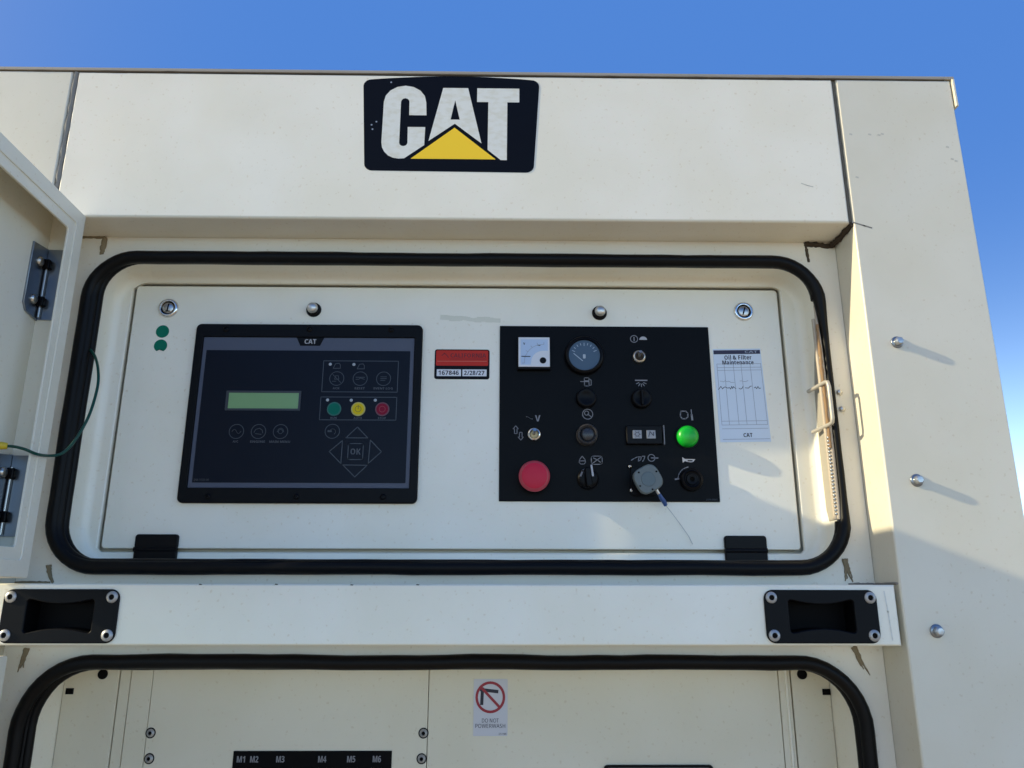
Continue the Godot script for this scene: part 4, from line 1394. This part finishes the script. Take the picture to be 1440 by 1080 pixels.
func build_labels() -> void:
	# two green dots
	for k in 2:
		var c: Vector2 = [V2(-0.4880, 0.3630), V2(-0.4882, 0.3415)][k]
		var poly := PackedVector2Array()
		for i in 36:
			var a := -PI / 2 + TAU * i / 36
			var rr := 0.0094
			if k == 1 and (i < 3 or i > 33):
				rr = 0.0062
			poly.append(c + V2(cos(a), sin(a)) * rr)
		var b := MB.new()
		b.prism(poly, ZD + 0.0001, ZD + 0.0005, 0.0001)
		var o := part("dot_sticker", b, M.green_dot, self)
		tag(o, ["upper round green dot sticker just below the left key lock", "lower green dot sticker with a bite torn out of its bottom edge"][k], "sticker", "green dot stickers")
	# red permit sticker
	var t := thing("permit_sticker", "small red and black permit sticker between controller and switch plate", "sticker", Vector3(-0.0565, 0.294, ZD))
	var b := MB.new()
	b.prism(MB.rrect(-0.0960, 0.2940, -0.0175, 0.3385, 0.0035, 5), ZD + 0.0001, ZD + 0.0006, 0.0002)
	part("sticker_base", b, M.black, t)
	b = MB.new()
	b.prism(MB.rrect(-0.0940, 0.3140, -0.0195, 0.3368, 0.0015, 3), ZD + 0.0005, ZD + 0.0008)
	part("red_field", b, M.sticker_red, t)
	text("permit_lettering", "CALIFORNIA", Vector3(-0.0480, 0.3292, ZD + 0.0009), 0.0062, M.red_dark, t, true, 0.0510)
	b = MB.new()
	b.stroke([V2(-0.0855, 0.3290), V2(-0.0820, 0.3325), V2(-0.0785, 0.3290), V2(-0.0765, 0.3260)], 0.0011, ZD + 0.0010)
	b.stroke([V2(-0.0740, 0.3238), V2(-0.0225, 0.3240)], 0.0008, ZD + 0.0010)
	part("permit_emblem", b, M.red_dark, t)
	b = MB.new()
	b.stroke([V2(-0.0920, 0.3205), V2(-0.0215, 0.3207)], 0.0006, ZD + 0.0010)
	part("rule", b, mat(col(0.62, 0.20, 0.14), 0.5), t)
	for k in 2:
		var x: float = [-0.0925, -0.0560][k]
		b = MB.new()
		b.prism(MB.rrect(x, 0.2985, x + 0.0345, 0.3085, 0.0004, 2), ZD + 0.0005, ZD + 0.0008)
		part("number_field", b, M.sticker_white, t)
		text("permit_number", ["167846", "2/28/27"][k], Vector3(x + 0.0168, 0.3034, ZD + 0.0009), 0.0062, M.ink, t, true, 0.0290)
	# maintenance label, stuck on a little askew
	t = thing("maintenance_label", "pale blue oil and filter maintenance label with handwriting", "label", Vector3(0.340, 0.205, ZD))
	var quad := func(u: float, w: float) -> Vector2:   # u across, w down, both 0..1
		return V2(0.3045, 0.3412).lerp(V2(0.3735, 0.3425), u).lerp(V2(0.3060, 0.2045).lerp(V2(0.3775, 0.2058), u), w)
	b = MB.new()
	b.prism(PackedVector2Array([quad.call(0, 0), quad.call(1, 0), quad.call(1, 1), quad.call(0, 1)]), ZD + 0.0001, ZD + 0.0004)
	part("label_paper", b, mat(col(0.62, 0.71, 0.82), 0.45), t)
	b = MB.new()
	b.prism(PackedVector2Array([quad.call(0.01, 0.015), quad.call(0.985, 0.015), quad.call(0.985, 0.058), quad.call(0.01, 0.058)]), ZD + 0.0003, ZD + 0.0006)
	part("label_header", b, M.header_navy, t)
	var tl := 0.015
	text("label_title", "CAT", Vector3(0.3595, 0.3375, ZD + 0.0007), 0.0032, M.ink_soft, t, true, 0.0180, tl)
	text("label_title", "Oil & Filter", Vector3(0.3400, 0.3290, ZD + 0.0005), 0.0062, M.ink, t, true, 0.0390, tl)
	text("label_title", "Maintenance", Vector3(0.3395, 0.3215, ZD + 0.0005), 0.0058, M.ink, t, true, 0.0450, tl)
	b = MB.new()
	for w in [0.165, 0.205, 0.235, 0.78, 0.82, 0.86]:
		b.stroke([quad.call(0.06, w), quad.call(0.97, w)], 0.0006, ZD + 0.0005)
	for u in [0.06, 0.21, 0.40, 0.56, 0.75, 0.97]:
		b.stroke([quad.call(u, 0.165), quad.call(u, 0.82)], 0.0006, ZD + 0.00052)
	b.stroke([quad.call(0.06, 0.97), quad.call(0.98, 0.97)], 0.0007, ZD + 0.0005)
	part("table_lines", b, M.ink_soft, t)
	b = MB.new()
	var rng := RandomNumberGenerator.new()
	rng.seed = 19
	for run in [[0.05, 0.42], [0.47, 0.56], [0.60, 0.74], [0.78, 0.92]]:
		var pts := []
		var u: float = run[0]
		while u < run[1]:
			pts.append(quad.call(u, 0.425 + rng.randf_range(-0.016, 0.016)))
			u += rng.randf_range(0.018, 0.035)
		if pts.size() > 1:
			b.stroke(pts, 0.0008, ZD + 0.0006)
	part("handwriting", b, M.ink, t)
	b = MB.new()
	for run in [[0.10, 0.40, 0.36], [0.50, 0.70, 0.355]]:
		var pts := []
		var u: float = run[0]
		while u < run[1]:
			pts.append(quad.call(u, run[2] + rng.randf_range(-0.012, 0.012)))
			u += rng.randf_range(0.02, 0.04)
		b.stroke(pts, 0.0006, ZD + 0.0006)
	part("handwriting", b, M.ink_soft, t)
	text("label_brand", "CAT", Vector3(0.3455, 0.2150, ZD + 0.0006), 0.0056, M.ink, t, true, 0.0125, tl)
	# do-not-powerwash sign on the lower cover
	var zs := ZL + 0.0012
	t = thing("warning_sticker", "small white sticker with a crossed-out arrow in a red ring", "sticker", Vector3(-0.0122, -0.179, zs))
	b = MB.new()
	b.prism(MB.rrect(-0.0348, -0.1790, 0.0100, -0.1092, 0.0012, 3), zs, zs + 0.0004)
	part("sticker_base", b, mat(col(0.58, 0.58, 0.62), 0.5), t)
	b = MB.new()
	var cx := -0.0128
	var cy := -0.1318
	b.stroke([V2(cx - 0.0115, cy + 0.0092), V2(cx + 0.0085, cy + 0.0070)], 0.0042, zs + 0.0005)
	b.stroke([V2(cx - 0.0105, cy + 0.0100), V2(cx - 0.0112, cy - 0.0075)], 0.0042, zs + 0.00052)
	part("arrow_mark", b, M.ink, t)
	b = MB.new()
	b.circle(cx, cy, 0.0180, 0.0034, zs + 0.0006, 36)
	b.stroke([V2(cx - 0.0122, cy + 0.0122), V2(cx + 0.0122, cy - 0.0122)], 0.0034, zs + 0.00062)
	part("prohibition_ring", b, M.sign_red, t)
	text("sticker_lettering", "DO NOT", Vector3(-0.0125, -0.1603, zs + 0.0005), 0.0046, M.ink, t, false, 0.0220)
	text("sticker_lettering", "POWERWASH", Vector3(-0.0125, -0.1668, zs + 0.0005), 0.0046, M.ink, t, false, 0.0390)
	text("sticker_lettering", "221-1900", Vector3(0.0035, -0.1765, zs + 0.0005), 0.0022, M.ink, t, false, 0.0100)
	# terminal marking strip
	t = thing("marking_strip", "black terminal strip printed M1 to M6 at the bottom", "label", Vector3(-0.2415, -0.217, zs))
	b = MB.new()
	b.prism(MB.rrect(-0.3435, -0.2175, -0.1395, -0.1965, 0.0006, 2), zs, zs + 0.0012, 0.0003)
	part("strip_base", b, M.black_matt, t)
	for k in 6:
		text("terminal_number", "M%d" % (k + 1), Vector3([-0.3330, -0.3160, -0.2825, -0.2287, -0.1915, -0.1585][k], -0.2062, zs + 0.0013), 0.0074, M.print_grey, t, true, 0.0105)

func build_wire() -> void:
	var t := thing("earth_wire", "green earth wire looping from the seal to the open door", "wire", Vector3(-0.540, 0.160, -0.02))
	var cv := Curve3D.new()
	var pts := [Vector3(-0.5640, 0.3215, -0.060), Vector3(-0.5582, 0.3179, -0.055), Vector3(-0.5457, 0.3057, -0.045), Vector3(-0.5339, 0.2850, -0.035), Vector3(-0.5276, 0.2588, -0.028), Vector3(-0.5288, 0.2189, -0.020), Vector3(-0.5376, 0.1849, -0.012), Vector3(-0.5463, 0.1682, -0.005), Vector3(-0.5550, 0.1632, 0.0040), Vector3(-0.5560, 0.1604, 0.0300), Vector3(-0.5620, 0.1635, 0.0444), Vector3(-0.5780, 0.1675, 0.0411), Vector3(-0.5880, 0.1676, 0.0440)]
	for i in pts.size():
		var tan: Vector3 = (pts[mini(i + 1, pts.size() - 1)] - pts[maxi(i - 1, 0)]) / 6.0
		cv.add_point(pts[i], -tan, tan)
	cv.bake_interval = 0.004
	var b := MB.new()
	b.tube(cv.get_baked_points(), 0.0018, 10)
	part("wire_run", b, M.wire_green, t)
	b = MB.new()
	b.tube(PackedVector3Array([Vector3(-0.5850, 0.1678, 0.0425), Vector3(-0.5900, 0.1678, 0.0450), Vector3(-0.5960, 0.1675, 0.0500), Vector3(-0.5990, 0.1670, 0.0560)]), 0.004, 10, false, [0.0036, 0.0046, 0.0046, 0.0035])
	part("ring_terminal", b, M.wire_yellow, t)
